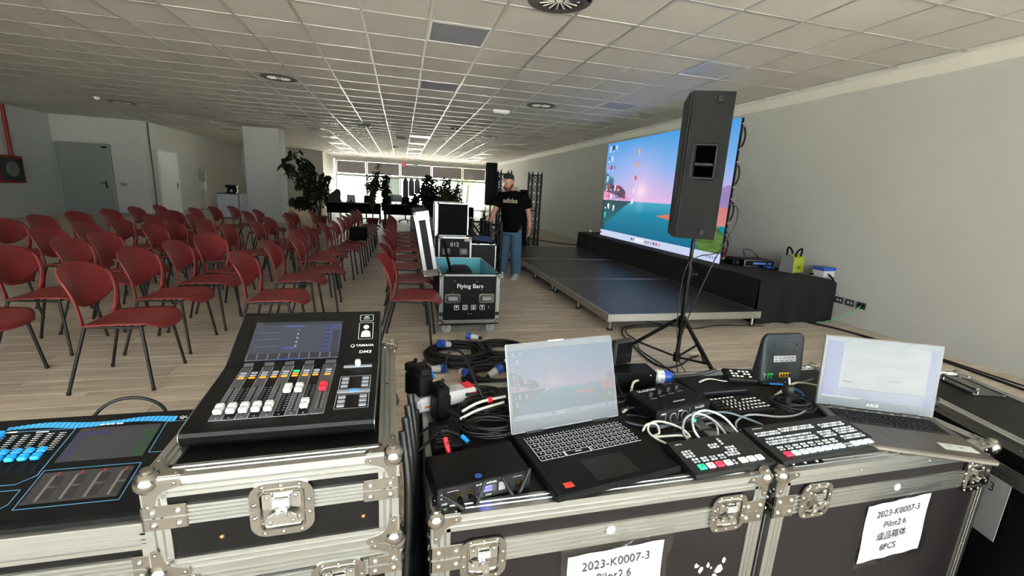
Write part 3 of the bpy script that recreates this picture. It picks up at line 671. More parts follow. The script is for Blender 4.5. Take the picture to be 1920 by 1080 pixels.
# wall sockets
for k, (y, lab) in enumerate(((4.265,'dark wall socket plate, farthest of three'),(4.123,'dark wall socket plate, middle of three'),(3.98,'dark wall socket plate with a green cable plugged in'))):
    t = thing('wall_socket', lab, 'socket', (5.49, y, .275), -PI/2); MB().rb(-.058,-.012,-.04,.058,0,.04,.004).build('plate', dgrey, t)
    m = MB(); m.cyl((-.018,-.012,0),(-.018,-.0145,0),.017,n=12).rb(.015,-.015,-.018,.035,-.012,.018,.001); m.build('insert', lgrey if k < 2 else blackp, t)
cable('network_cable', 'bright green cable drooping from the wall socket to the floor', [(5.478,3.98,.27),(5.40,4.0,.2),(5.28,4.08,.09),(5.15,4.15,.02),(5.05,4.2,.012)], .006, mt('green_cable','3f9c5c',.4))
cable('power_cable', 'black cables running along the wall from the platform to the cases', [(4.95,4.18,.01),(5.1,3.9,.01),(5.18,3.5,.01),(5.2,3.0,.01),(5.1,2.2,.01)], .012)
cable('power_cable', 'thinner black cable beside the wall run', [(5.0,4.18,.01),(5.13,3.85,.012),(5.12,3.5,.012),(5.25,3.1,.01),(5.22,2.3,.01)], .008)

# ---------------------------------------------------------------- speaker and tripod
def tripod(loc, label, feet, zh, top, hubz, lowz):
    t = thing('speaker_stand', label, 'speaker stand', loc)
    MB().cyl((0,0,lowz),(0,0,zh),.0175,n=14).cyl((0,0,zh-.2),(0,0,top),.0145,n=12).build('pole', darkmetal, t)
    MB().cyl((0,0,hubz-.05),(0,0,hubz+.04),.033,n=14).build('upper_collar', blackp, t); MB().cyl((0,0,zh-.03),(0,0,zh+.05),.026,n=14).cyl((.02,-.01,zh),(.06,-.03,zh),.014,n=8).build('clamp_knob', blackp, t)
    MB().cyl((0,0,lowz-.02),(0,0,lowz+.05),.03,n=12).build('lower_collar', blackp, t)
    for fx, fy in feet:
        d = Vector((fx,fy,0)).normalized(); a = Vector((0,0,hubz))+d*.045; b = Vector((fx,fy,.03))
        l = MB().cyl(a, b, .016, n=10).cyl(Vector((0,0,hubz)), a, .02, n=8).build('leg', darkmetal, t); MB().cyl(a.lerp(b,.88), b-Vector((0,0,.012)), .021, n=10).build('rubber_foot', rubber, l)
        mid = a.lerp(b, .6); MB().cyl(d*.03+Vector((0,0,lowz+.02)), mid, .009, n=8).build('brace', darkmetal, t)
    return t
tripod((2.245,3.0,0), 'black tripod stand under the large grey speaker', [(-.385,.37),(.41,.15),(.09,-.50)], .85, 1.2, .45, .12)
def loudspeaker(loc, rz, label, W=.36, D=.31, Hh=1.04, handle=True, body=None):
    t = thing('loudspeaker', label, 'speaker', loc, rz)   # local: front grille faces -x, near side faces -y
    body = body or mt('speaker_paint', '171817', 0.7, spec=0.15, bump=.25, bscale=350)
    m = MB(); m.prism([(-D/2+.03,-W/2),(D/2-.0,-W/2+.03),(D/2,-W/2+.06),(D/2,W/2-.06),(D/2-.0,W/2-.03),(-D/2+.03,W/2)][::1], lambda a,b,z: (a,b,z), 0, Hh); m.build('cabinet', body, t)
    g = MB().rb(-D/2,-W/2+.004,.004,-D/2+.03,W/2-.004,Hh-.004,.012); g.build('grille', mt('speaker_grille','0c0c0c',.7,bump=.6,bscale=900), t)
    MB().rb(-D/2+.028,-W/2-.001,0,-D/2+.034,W/2+.001,Hh,.001).build('grille_trim', blackp, t)
    if handle:
        s = (.03)/D   # the side slopes slightly
        m = MB(); yb = -W/2+.017
        for x0,x1,z0,z1 in ((-.085,.085,.665,.69),(-.085,.085,.43,.455),(-.092,-.066,.44,.68),(.066,.092,.44,.68)): m.rb(x0,yb-.014,z0,x1,yb+.01,z1,.008)
        m.rb(-.07,yb-.022,.525,.07,yb+.0,.555,.008)
        for a,b in ((-.078,.455),(.078,.455),(-.078,.665),(.078,.665)): m.cyl((a,yb-.013,b),(a,yb-.017,b),.006,n=8)
        m.build('side_handle', blackp, t); MB().box(-.067,yb-.010,.455,.067,yb+.0,.665).build('handle_recess_shade', mt('recess_shade_black','010101',1.0,spec=0.0), t)  # near-black block stands in for the shade inside the handle recess
        m = MB()
        for z in (.05, Hh-.05): m.rb(.035,yb-.006,z-.025,.075,yb+.01,z+.025,.003).cyl((.055,yb-.006,z),(.055,yb-.010,z),.009,n=8)
        m.build('rigging_point', blackp, t)
    return t
loudspeaker((2.205, 3.0, 1.145), -.50, 'large dark grey loudspeaker on the tripod in front of the screen')
tripod((1.62,8.2,0), 'far black speaker stand behind the person and truss', [(-.4,.3),(.4,.3),(0,-.45)], .85, 1.2, .45, .12)
loudspeaker((1.62,8.2,1.15), -.3, 'tall black loudspeaker on a stand in front of the far windows', W=.2, D=.2, Hh=.77, handle=False, body=blackm)
loudspeaker((2.77,10.05,.3), -.2, 'black loudspeaker standing low beside the tall truss', W=.2, D=.2, Hh=1.18, handle=False, body=blackm)
tag(MB().rb(-.12,-.12,0,.12,.12,.298,.01).build('black_crate', blackm, None, (2.77,10.05,0)), 'black crate under the low far loudspeaker', 'crate')
cable('speaker_cable', 'black speaker cable hanging from the loudspeaker to the floor', [(2.44,2.90,1.42),(2.49,2.86,1.38),(2.47,2.84,1.25),(2.42,2.86,1.12),(2.36,2.86,1.0),(2.31,2.87,.85),(2.24,2.88,.62),(2.2,2.9,.42),(2.15,2.88,.2),(2.19,2.85,.01),(2.25,2.8,.01)], .0045)
cable('speaker_cable', 'thin cable looping off the stand collar down to the floor', [(2.43,2.88,1.22),(2.46,2.84,1.12),(2.38,2.87,1.04),(2.26,2.93,1.0),(2.18,2.95,.92),(2.14,2.93,.7),(2.13,2.9,.45),(2.16,2.9,.3),(2.2,2.88,.12),(2.25,2.7,.01)], .004)
cable('floor_cable', 'black cable looping on the floor around the tripod', [(3.2,4.28,.01),(3.06,4.22,.01),(2.66,4.25,.01),(2.42,4.19,.01),(2.27,3.98,.01),(2.2,3.62,.01),(2.15,3.29,.01),(2.19,3.08,.01),(2.37,3.11,.01),(2.6,3.26,.01),(2.7,3.3,.01)], .009)
cable('floor_cable', 'second thinner black cable loop on the floor by the tripod', [(2.9,4.18,.012),(2.45,4.15,.012),(2.32,3.97,.012),(2.31,3.74,.012),(2.2,3.5,.014),(2.2,3.18,.014),(2.21,2.97,.012),(2.27,2.8,.012)], .007)
cable('floor_cable', 'thin black cable crossing the floor under the stage front edge', [(4.2,4.1,.008),(3.62,4.17,.008),(3.25,4.08,.008),(3.0,4.2,.008),(2.6,4.6,.008)], .006)

# ---------------------------------------------------------------- truss
def truss(name, loc, L, a, label, rz=0, spig=True, group=None):
    t = thing('stage_truss', label, 'truss', loc, rz, group)
    for sx in (-1,1):
        for sy in (-1,1):
            c = MB().cyl((sx*a/2,sy*a/2,0),(sx*a/2,sy*a/2,L),.025,n=10)
            if spig: c.cyl((sx*a/2,sy*a/2,L),(sx*a/2,sy*a/2,L+.05),.013,.009,n=8)
            c.build('chord', darkmetal, t)
    m = MB(); n = max(2, int(L/.24)); st = (L-.1)/n
    for k in range(n):
        z0 = .05+k*st; z1 = z0+st
        for p, q in (((-1,-1),(1,-1)),((1,-1),(1,1)),((1,1),(-1,1)),((-1,1),(-1,-1))):
            A = (p[0]*a/2,p[1]*a/2); B = (q[0]*a/2,q[1]*a/2)
            m.cyl((*A,z0),(*B,z1),.008,n=6,caps=False); m.cyl((*B,z0),(*A,z1),.008,n=6,caps=False)
            if k in (0, n//2): m.cyl((*A,z0),(*B,z0),.011,n=6,caps=False)
            if k == n-1: m.cyl((*A,z1),(*B,z1),.011,n=6,caps=False)
    m.build('bracing', darkmetal, t); return t
truss('t', (3.42,11.35,0), 1.92, .26, 'tall black truss tower standing at the far end of the stage', .1)
truss('t', (2.42,10.6,0), 1.88, .26, 'tall black truss tower directly behind the standing person', .05)
truss('t', (1.32,6.32,0), .98, .17, 'short black truss piece standing under the person\'s right hand', .1, False)
truss('t', (1.10,6.55,0), 1.0, .17, 'short black truss piece behind and left of the one the person touches', 0, False)
tag(MB().rb(-.1,-.08,0,.1,.08,.1,.01).cyl((0,0,-1.42),(0,0,0),.02,n=8).build('grey_projector_box', grey, None, (2.49,9.95,1.43)), 'grey box on a post just behind the person\'s shoulder', 'box')
tag(MB().tube(spl([(3.4,13.2,.01),(3.9,13.0,.01),(4.4,12.2,.01),(5.0,11.6,.012),(5.3,11.2,.01)],6),.02,6).build('brown_cable', mt('brown_cable','4a3428',.6)), 'brown cable on the far floor beside the right wall', 'cable')
cable('wall_cable', 'thin cable rising to a white plug at the end of the draped platform', [(4.0,10.6,.02),(4.2,10.1,.05),(4.35,9.95,.35),(4.4,9.93,.56),(4.42,9.9,.6)], .012, mt('tan_cable','8d7a62',.5))
tag(MB().rb(-.03,-.03,0,.03,.03,.05,.006).build('white_plug', whitep, None, (4.45,9.85,.56)), 'small white plug on the far corner of the draped platform', 'plug')
# ---------------------------------------------------------------- flight cases
def rail_poly(a, t, ridges=3):
    o = [(-t*.9, -t*.9)]; st = a/ridges; leg = []
    for k in range(ridges):
        if k: leg += [(k*st+st*.10, -t*.1), (k*st+st*.26, -t)]
        leg += [((k+1)*st-(st*.16 if k < ridges-1 else .0006), -t)] + ([((k+1)*st, -t*.1)] if k < ridges-1 else [])
    leg.append((a, 0))
    return o + leg + [(0, 0)] + [(q, p) for p, q in reversed(leg)]
def rail(m, C, u, w_, L, a=.036, t=.0036, mat=0):
    C, u, w_, L = map(Vector, (C, u, w_, L)); P = rail_poly(a, t)
    if u.cross(w_).dot(L) < 0: P = list(reversed(P))
    m.prism(P, lambda p, q, hh: C+u*p+w_*q+L*hh, 0, 1, mat)
def flatrail(m, C, u, n, L, wd=.05, t=.0036, ridges=5, mat=0):    # strip on a face: u across, n outward, L along
    C, u, n, L = map(Vector, (C, u, n, L)); st = wd/ridges; g = st*.2; P = [(0, 0)]
    for k in range(ridges):
        P += [(k*st+(0 if k == 0 else st*.12), t*.1 if k else 0), (k*st+(0.0005 if k == 0 else st*.28), t), ((k+1)*st-st*.16, t), ((k+1)*st-.0001, t*.1 if k < ridges-1 else .0001)]
    P.append((wd, 0))
    if u.cross(n).dot(L) < 0: P = list(reversed(P))
    m.prism(P, lambda p, q, hh: C+u*p+n*q+L*hh, 0, 1, mat)
def rivet(m, c, n, r=.0045, mat=0):
    c = Vector(c); n = Vector(n); x = n.orthogonal().normalized(); y = n.cross(x); vs = []; N = 8
    for rr, hh in ((1,0),(.8,.35),(.4,.55)): vs += [c+(x*math.cos(2*PI*i/N)+y*math.sin(2*PI*i/N))*r*rr+n*r*hh for i in range(N)]
    vs.append(c+n*r*.6); fs = [(j*N+i, j*N+(i+1)%N, (j+1)*N+(i+1)%N, (j+1)*N+i) for j in range(2) for i in range(N)]+[(2*N+i, 2*N+(i+1)%N, 3*N) for i in range(N)]
    m.add(vs, fs, mat, True)
def corner(m, C, i3, rb=.021, L=.055):
    C = Vector(C); i3 = Vector(i3)
    m.sph(C+i3*(rb*.30), rb, 16, 10)
    tz = C+i3*(rb*.3)+Vector((0,0,-i3[2]*rb*.93)); m.cyl(tz, tz+Vector((0,0,-i3[2]*.003)), rb*.55, rb*.45, 14)
    for a in range(3):
        b, c = (a+1) % 3, (a+2) % 3
        eb = Vector([i3[k] if k == b else 0 for k in range(3)]); ec = Vector([i3[k] if k == c else 0 for k in range(3)]); en = Vector([-i3[k] if k == a else 0 for k in range(3)])
        P = [(0,0),(L,0),(L+.003,.006),(L,.013),(.036,.018),(.024,.024),(.018,.036),(.013,L),(.006,L+.003),(0,L)]
        if eb.cross(ec).dot(en) < 0: P = list(reversed(P))
        m.prism(P, lambda p, q, hh: C+eb*p+ec*q+en*hh, .0036, .0054)
        rivet(m, C+eb*(L-.008)+ec*.0065+en*.0054, en, .004); rivet(m, C+ec*(L-.008)+eb*.0065+en*.0054, en, .004)
def latch_meshes():
    m = MB(); w_, h_ = .104, .106; O = rrect(w_, h_, .026, 5); I = rrect(.068, .074, .008, 5); n = len(O)
    ring = lambda P, z: [XZ(a, b, z) for a, b in P]
    def quad(A, B): m.add(A+B, [(k, (k+1)%n, n+(k+1)%n, n+k) for k in range(n)])
    sc = lambda P, s, d=0: [(a*s, b*s) for a, b in P]
    quad(ring(O, 0), ring(O, .0045)); quad(ring(O, .0045), ring(sc(I, 1.10), .0045)); quad(ring(sc(I, 1.10), .0045), ring(sc(I,1.05), .0085)); quad(ring(sc(I,1.05), .0085), ring(I, .0085)); quad(ring(I, .0085), ring(sc(I,.94), .001)); m.add(ring(sc(I,.94), .001), [tuple(range(n))])
    for a, b in ((-.03,.0465),(0,.0465),(.03,.0465),(-.03,-.0465),(0,-.0465),(.03,-.0465),(-.0445,.013),(-.0445,-.013),(.0445,.013),(.0445,-.013)): rivet(m, XZ(a,b,.0045), Vector((0,-1,0)), .0045)
    for z in (0,): m.prism([(-.052,-.0006),(-.036,-.0006),(-.036,.0006),(-.052,.0006)], XZ, .0045, .0052); m.prism([(.036,-.0006),(.052,-.0006),(.052,.0006),(.036,.0006)], XZ, .0045, .0052)
    dish = m.mesh('latch', zinc)
    m = MB(); m.prism(rrect(.03,.022,.004,2,0,.017), XZ, .001, .013); m.prism(rrect(.016,.03,.003,2,-.023,.018), XZ, .001, .006); m.prism(rrect(.016,.03,.003,2,.023,.018), XZ, .001, .006)
    for z in (.012,.018,.024): m.cyl(XZ(-.013,z,.013), XZ(.013,z,.013), .0025, n=6)
    rivet(m, XZ(-.023,.026,.006), Vector((0,-1,0)), .004); rivet(m, XZ(.023,.026,.006), Vector((0,-1,0)), .004)
    hook = m.mesh('hook_plate', chrome)
    m = MB(); W = [(-.027,-.020),(-.018,-.026),(-.006,-.021),(.006,-.021),(.018,-.026),(.027,-.020),(.024,-.010),(.011,-.001),(.009,.006),(-.009,.006),(-.011,-.001),(-.024,-.010)]
    m.prism(W, XZ, .011, .014); m.cyl(XZ(0,-.006,.001), XZ(0,-.006,.021), .0105, .0095, n=16); rivet(m, XZ(-.018,-.018,.014), Vector((0,-1,0)), .004); rivet(m, XZ(.018,-.018,.014), Vector((0,-1,0)), .004)
    m.prism(rrect(.058,.016,.004,2,0,-.028), XZ, .001, .0035)
    return dish, hook, m.mesh('twist_handle', chrome)
LD, LHK, LTW = latch_meshes()
def latch(t, x, z, ang=0.0, y=0.0, s=1.0):
    o = link('latch', LD, t, (x, y-.0036, z)); o.scale = (s,s,s); link('hook_plate', LHK, o); link('twist_handle', LTW, o, (0,0,0) if not ang else (0,0,0), (0, ang, 0)); return o
def flight_case(label, loc, rz, W, D, Hh, seam=None, latches=(), panel=lam, a=.036, seamw=.05, group=None, name='flight_case', seamsides=True, balls=True, lat_s=.95, open_top=False):
    t = thing(name, label, 'flight case', loc, rz, group)
    z1 = seam if seam else Hh
    MB().box(0,0,0,W,D,z1-(.001 if seam else 0)).build('body_panel', panel, t)
    if seam: MB().box(0,0,seam+.001,W,D,Hh).build('lid_panel', panel, t)
    X, Y, Z = Vector((1,0,0)), Vector((0,1,0)), Vector((0,0,1))
    e = .018
    for (C, u, w_, L, nm) in (((e,0,Hh),Y,-Z,X*(W-2*e),'top_rail'), ((e,D,Hh),-Y,-Z,X*(W-2*e),'top_rail'), ((0,e,Hh),X,-Z,Y*(D-2*e),'top_rail'), ((W,e,Hh),-X,-Z,Y*(D-2*e),'top_rail'),
        ((e,0,0),Y,Z,X*(W-2*e),'bottom_rail'), ((0,e,0),X,Z,Y*(D-2*e),'bottom_rail'), ((W,e,0),-X,Z,Y*(D-2*e),'bottom_rail'), ((e,D,0),-Y,Z,X*(W-2*e),'bottom_rail'),
        ((0,0,e),X,Y,Z*(Hh-2*e),'corner_rail'), ((W,0,e),-X,Y,Z*(Hh-2*e),'corner_rail'), ((0,D,e),X,-Y,Z*(Hh-2*e),'corner_rail'), ((W,D,e),-X,-Y,Z*(Hh-2*e),'corner_rail')):
        m = MB(); rail(m, C, u, w_, L, a)
        n = max(1, int(L.length/.22))
        for k in range(1, n):
            p = Vector(C)+L*(k/n); 
            rivet(m, p+u*a*.5-w_*.0028, -w_, .0038, 1); rivet(m, p+w_*a*.5-u*.0028, -u, .0038, 1)
        m.build(nm, [alu, zinc], t)
    if seam:
        hz = seamw/2
        m = MB()
        flatrail(m, (a*.9,0,seam-hz), Z, -Y, X*(W-1.8*a), seamw, .0036, 5); m.build('seam_rail', alu, t)
        m = MB(); flatrail(m, (0,a*.9,seam-hz), Z, -X, Y*(D-1.8*a), seamw, .0036, 5); m.build('seam_rail', alu, t)
        m = MB(); flatrail(m, (W,a*.9,seam-hz), Z, X, Y*(D-1.8*a), seamw, .0036, 5); m.build('seam_rail', alu, t)
        for sx, x0, ux in ((1,0,X),(-1,W,-X)):
            for zz0, zz1 in ((seam+.001, seam+hz+.004), (seam-hz-.004, seam-.001)):
                m = MB(); q = .0055
                c0 = Vector((x0,0,0))-ux*q
                lo, hi = sorted((c0.x, c0.x+sx*.066)); m.rb(lo,-q,zz0,hi,0,zz1,.0015)
                lo, hi = sorted((x0-sx*q, x0)); m.rb(lo,-q,zz0,hi,.06,zz1,.0015)
                for xx in (.012,.048): rivet(m, (x0+sx*xx, -q, (zz0+zz1)/2), -Y, .006, 1)
                for yy in (.02,.048): rivet(m, (x0-sx*q, yy, (zz0+zz1)/2), -ux, .006, 1)
                m.build('corner_clamp', [zinc, alu], t)
    if balls:
        for cx in (0,1):
            for cy in (0,1):
                for cz in (0,1):
                    m = MB(); corner(m, (cx*W, cy*D, cz*Hh), (1-2*cx, 1-2*cy, 1-2*cz)); m.build('ball_corner', zinc, t)
    for (x, z, ang) in latches: latch(t, x, z, ang, s=lat_s)
    return t
# mixer case on its base case
MC = flight_case('small black flight case with silver rails under the digital mixer', (-.412,.742,.742), 0.03, .402, .60, .188, .118, ((.205,.108,.0),), lam, .034, .038, lat_s=1.0)
flight_case('black flight case carrying the small mixer case, lid seam at its top', (-.405,.752,0), 0.03, .40, .60, .735, .682, ((.285,.66,0),), lam, .030, .036)
for x, z in ((.105,.062),(.34,.062)): 
    m = MB(); rivet(m, (x, 0, z), Vector((0,-1,0)), .005); m.build('brass_rivet', mt('copper','b08050',.3,1), MC)
C1 = flight_case('large dark flight case in the middle with a paper label sleeve', (.060,.765,.10), 0.0, .822, .60, .668, .570, ((.106,.558,.6),(.716,.578,.3)), lamb, .036, .055)
C2 = flight_case('large dark flight case on the right under the silver laptop', (.915,.762,.10), 0.0, .775, .60, .668, .573, ((.125,.580,-.5),(.710,.580,.2)), lamb, .036, .055)
def casters(t, W, D, zt, zb):
    for x in (.09, W-.09):
        for y in (.09, D-.09):
            m = MB().box(x-.045,y-.045,zt-.012,x+.045,y+.045,zt).box(x-.022,y-.02,zt-.075,x-.017,y+.03,zt).box(x+.017,y-.02,zt-.075,x+.022,y+.03,zt)
            c = m.build('caster_fork', zinc, t); MB().cyl((x-.015,y+.015,zb+.04),(x+.015,y+.015,zb+.04),.04,n=16).build('wheel', grey, c)
for c in (C1, C2): casters(c, .8, .6, 0.0, -.10)
# white round rivet buttons on the seam rails
for c, x in ((C1,.40),(C2,.41)):
    MB().cyl((x,-.003,.580),(x,-.006,.580),.011,n=16).build('white_button', whitep, c)
for c, x, zx in ((C1, .74, .003),(C2, .10,0)):
    m = MB(); m.prism(rrect(.115,.026,.006,2), lambda p,q,hh:(p,q,hh), 0,.002); 
    for k in (-1,0,1): rivet(m, (k*.038,-.004,.002), Vector((0,0,1)), .006, 1)
    m.build('hinge_plate', [blackp, alu], c, (x,.028,.671))
# chipped paint on case 1
m = MB(); rr = random.Random(2)
for (cx, cz, s) in ((.655,.428,.010),(.668,.415,.012),(.69,.425,.008),(.735,.432,.010),(.722,.405,.018),(.712,.385,.013),(.69,.365,.02),(.676,.35,.012),(.70,.415,.006)):
    n = 7; P = [(cx+s*math.cos(2*PI*k/n)*rr.uniform(.4,1.2)*.7, cz+s*math.sin(2*PI*k/n)*rr.uniform(.4,1.1)) for k in range(n)]; m.prism(P, XZ, 0, .0008)
m.build('chipped_patch', mt('bare_white','d8d6d2',.6), C1)
# label sleeves
def sleeve(label, parent_y, cx, cz, wd, hh, ang, lines, sz, loc_rot=None):
    t = thing('paper_label', label, 'label', (cx, parent_y, cz), 0) if loc_rot is None else thing('paper_label', label, 'label', loc_rot[0], loc_rot[1])
    r = (0, -ang, 0)
    m = MB().sheet(lambda u, v: ((u-.5)*wd, -.0035-.001*math.sin(u*19+v*7), (v-.5)*hh), 16, 12); m.build('paper_sheet', paper, t, rot=r)
    m = MB().sheet(lambda u, v: ((u-.5)*(wd+.035)+(.006*math.sin(v*9) if u > .9 else 0), -.0065-.0016*math.sin(u*23+v*11)-.0012*math.sin(v*31-u*9), (v-.5)*(hh+.05)+.012+(.004*math.sin(u*14) if v > .9 else 0)), 30, 22)
    m.build('plastic_sleeve', film, t, rot=r)
    m = MB().sheet(lambda u, v: ((u-.5)*(wd+.035), -.0085-.0012*math.sin(u*40+v*4)-.0015*v, hh/2+.022+.013*v), 30, 4)
    m.build('sleeve_fold', film, t, rot=r)
    for k, s in enumerate(lines):
        z = hh/2-.035-k*(hh-.05)/(max(3, len(lines))-.4)*1.0
        o = text('lettering', s, sz, inkb, t, (-.004*k, -.0058, z), (PI/2, 0, 0), .0001, sx=.92)
        o.matrix_basis = Matrix.Rotation(-ang, 4, 'Y') @ Matrix.Translation((-.004*k, -.0058, z)) @ Matrix.Rotation(PI/2, 4, 'X') @ Matrix.Diagonal((.92,1,1,1))
    return t
sleeve('paper label in a clear sleeve on the middle flight case, cut by the frame', .765, .487, .53, .245, .19, .03, ['2023-K0007-3','Pilot2.6','成品箱体','8PCS'], .033)
sleeve('creased paper label in a clear sleeve on the right flight case', .762, 1.360, .540, .230, .19, .055, ['2023-K0007-3','Pilot2.6','成品箱体','8PCS'], .030)
# third case at the right, turned
A3 = math.atan2(.24, -.97)
C3 = flight_case('black flight case with a recessed handle in its lid beside the right wall', (1.69,.45,.10), -.28, .37, .90, .668, .56, (), lam, .034, .05)
m = MB().rb(.20,.66,.668,.32,.84,.672,.002); m.build('handle_dish', blackg, C3)
m = MB().cyl((.23,.68,.685),(.23,.82,.685),.007,n=8).box(.23,.678,.668,.235,.684,.687).box(.23,.816,.668,.235,.822,.687)
for q in ((.205,.665),(.205,.835),(.315,.665),(.315,.835)): rivet(m, (*q,.672), Vector((0,0,1)), .006)
m.build('lid_handle', zinc, C3)
t = thing('paper_label', 'paper label with the end of a number on the rightmost case', 'label', (0,0,0))
t.matrix_world = C3.matrix_basis @ Matrix.Translation((-.004, .415, .445)) @ Matrix.Rotation(-PI/2, 4, 'Z')
t.location, t.rotation_euler = t.matrix_world.translation, t.matrix_world.to_euler()
MB().box(-.12,-.006,-.10,.12,-.004,.095).build('paper_sheet', paper, t); MB().sheet(lambda u,v: ((u-.5)*.28,-.0085-.001*math.sin(u*20),(v-.5)*.25),14,10).build('plastic_sleeve', film, t)
text('lettering', 'K0007-3', .042, inkb, t, (.082,-.0064,.058), (PI/2,0,0), .0001, sx=.9, align='RIGHT')
tag(MB().cyl((0,-.012,0),(0,.012,0),.021,n=18).cyl((0,-.014,0),(0,.014,0),.012,n=12).build('black_reel', rubber, None, (1.775,.985,.79), (0,0,.9)), 'small black round cap standing between the silver laptop and rightmost case', 'cap')

# ---------------------------------------------------------------- lighting console at the left
CT = thing('lighting_console', 'black lighting desk with blue fader caps and tilted touchscreen', 'lighting console', (-1.10,.855,.0))
SL = math.atan(.3); W0 = .62
TP = Matrix.Translation((0,.005,.788)) @ Matrix.Rotation(SL, 4, 'X')     # surface frame: x, y up-slope
def tp(x, y): return (x+1.10, (y-.862)/math.cos(SL))                   # world x,y -> surface coords
MB_ = MB(); MB_.prism([(0,.776),(0,.784),(.006,.788),(.262,.865),(.27,.86),(.27,.776)], lambda a,b,hh:(hh,a,b), 0, W0); MB_.build('housing', blackp, CT)
def onp(parent, T, name, m, mats):
    o = m.build(name, mats, parent); o.matrix_local = T; return o
bl = mt('blue_outline', '4f86a8', 0.5); 
def frame_line(m, P, wd=.0018, z=.0006):
    n = len(P)
    for k in range(n):
        a = Vector((*P[k],0)); b = Vector((*P[(k+1)%n],0)); d = (b-a).normalized(); q = Vector((-d.y,d.x,0))*wd/2
        m.add([a-q+Vector((0,0,z)), b-q+Vector((0,0,z)), b+q+Vector((0,0,z)), a+q+Vector((0,0,z))], [(0,1,2,3)])
m = MB(); frame_line(m, [tp(-.716,.965) if 0 else tp(-.700,.975), tp(-.534,.975), tp(-.534,.892), tp(-.700,.892)])
frame_line(m, [tp(-1.05,1.083), tp(-.706,1.083), tp(-.706,.965), tp(-.730,.948), tp(-1.05,.948)])
frame_line(m, [tp(-1.05,.935), tp(-.714,.935), tp(-.714,.905), tp(-.74,.88), tp(-1.05,.88)])
frame_line(m, [tp(-.532,1.085), tp(-.49,1.085), tp(-.49,1.0), tp(-.532,1.0)])
onp(CT, TP, 'outline_print', m, bl)
def qsurf(u, v):
    if v < .13: return h('5a5058')
    if u < .13 and v > .22: return h('4a4c88') if int(v*22)%3 else h('56535c')
    if v < .24 and u < .4: return h('4a4c88')
    if u > .84: return h('3c6e44') if int((v+.02)*18)%4 else h('585858')
    return h('5c5a5e')
scrq = mat_screen('console_lcd', .35, .12)
def pic_on(parent, T, name, f, x0, x1, y0, y1, nu, nv, mat, z=.001):
    Tm = Matrix.Translation((0,0,z)) @ Matrix.Rotation(-PI/2, 4, 'X')
    o = picture(name, f, x0, x1, y0, y1, 0, 1, 0, 1, nu, nv, mat, parent, T=Tm @ Matrix.Identity(4)); o.matrix_local = T; return o
a0, b0 = tp(-.694,.992); a1, b1 = tp(-.540,1.080)
pic_on(CT, TP, 'touchscreen', qsurf, a0, a1, b0, b1, 60, 40, scrq)
def qlow(u, v):
    k = u*4-.35; 
    if abs((k % 1)-.22-.02*(v<.15)) < .05 and .1 < v < .92: return h('b8aca4')
    if v < .12 and abs((k % 1)-.34) < .06: return h('e84848')
    if abs(v-.5) < .02 and .25 < (k % 1) < .6: return h('8a8078')
    if .3 < (k % 1) < .75 and (.15 < v < .45 or .55 < v < .9): return h('3c3633')
    return h('5a524e')
a0, b0 = tp(-.696,.900); a1, b1 = tp(-.542,.968)
pic_on(CT, TP, 'playback_touchscreen', qlow, a0, a1, b0, b1, 96, 40, scrq, .0012)
for k in range(7):      # faders with blue caps
    x = -.731-.0213*k; xx, yy = tp(x, 1.018)
    m = MB(); m.box(xx+.0085, tp(0,.975)[1], 0, xx+.0115, tp(0,1.075)[1], .0008); onp(CT, TP, 'fader_slot', m, mt('slot_black','020202',.9))
    m = MB()
    for q in range(9): yq = tp(0, 1.028+.0055*q)[1]; m.box(xx-.004+.006, yq, 0, xx+.007+.006, yq+.0008, .0009)
    onp(CT, TP, 'fader_scale', m, ink)
    m = MB(); m.rb(xx-.008,yy-.019,.002,xx+.008,yy-.002,.012,.003).rb(xx-.008,yy-.001,.002,xx+.008,yy+.014,.010,.003).box(xx-.002,yy-.01,-.002,xx+.002,yy+.005,.003)
    onp(CT, TP, 'fader_cap', m, bluef)
for k in range(3):
    xx, yy = tp(-.838-.03*k, 1.07); m = MB(); m.rb(xx-.012,yy-.016,.0,xx+.012,yy+.012,.012,.003); onp(CT, TP, 'blue_button', m, bluef)
m = MB()
for k in range(34):      # blue wave band along the rear edge
    x = -.835+k*.0094; yy = 1.094+.0035*math.sin((x+.83)*33); hgt = .0045+.004*abs(math.sin((x+.83)*16))
    a, b = tp(x, yy); m.add([(a,b-hgt,.0008),(a+.0082,b-hgt,.0008),(a+.0092,b+hgt,.0008),(a+.001,b+hgt,.0008)],[(0,1,2,3)])
onp(CT, TP, 'blue_wave_print', m, mt('wave_blue','3d9fdc',.5))
a, b = tp(-.492,1.0945); o = text('lettering', 'QUIVI', .011, ink, CT, (0,0,0), sx=1.3); o.matrix_local = TP @ Matrix.Translation((a,b,.001)) @ Matrix.Diagonal((1.3,1,1,1))
m = MB()
for k, (x0, x1) in enumerate(((-.665,-.655),(-.652,-.645),(-.643,-.636),(-.632,-.620))): a, b = tp(x0,1.0885); m.box(a,b-.0012,0,a+x1-x0,b+.0015,.0009)
a, b = tp(-.775,1.079); m.box(a,b-.001,0,a+.022,b+.001,.0009); a, b = tp(-.835,1.083); m.box(a,b-.001,0,a+.024,b+.002,.0009)
onp(CT, TP, 'small_print', m, ink)
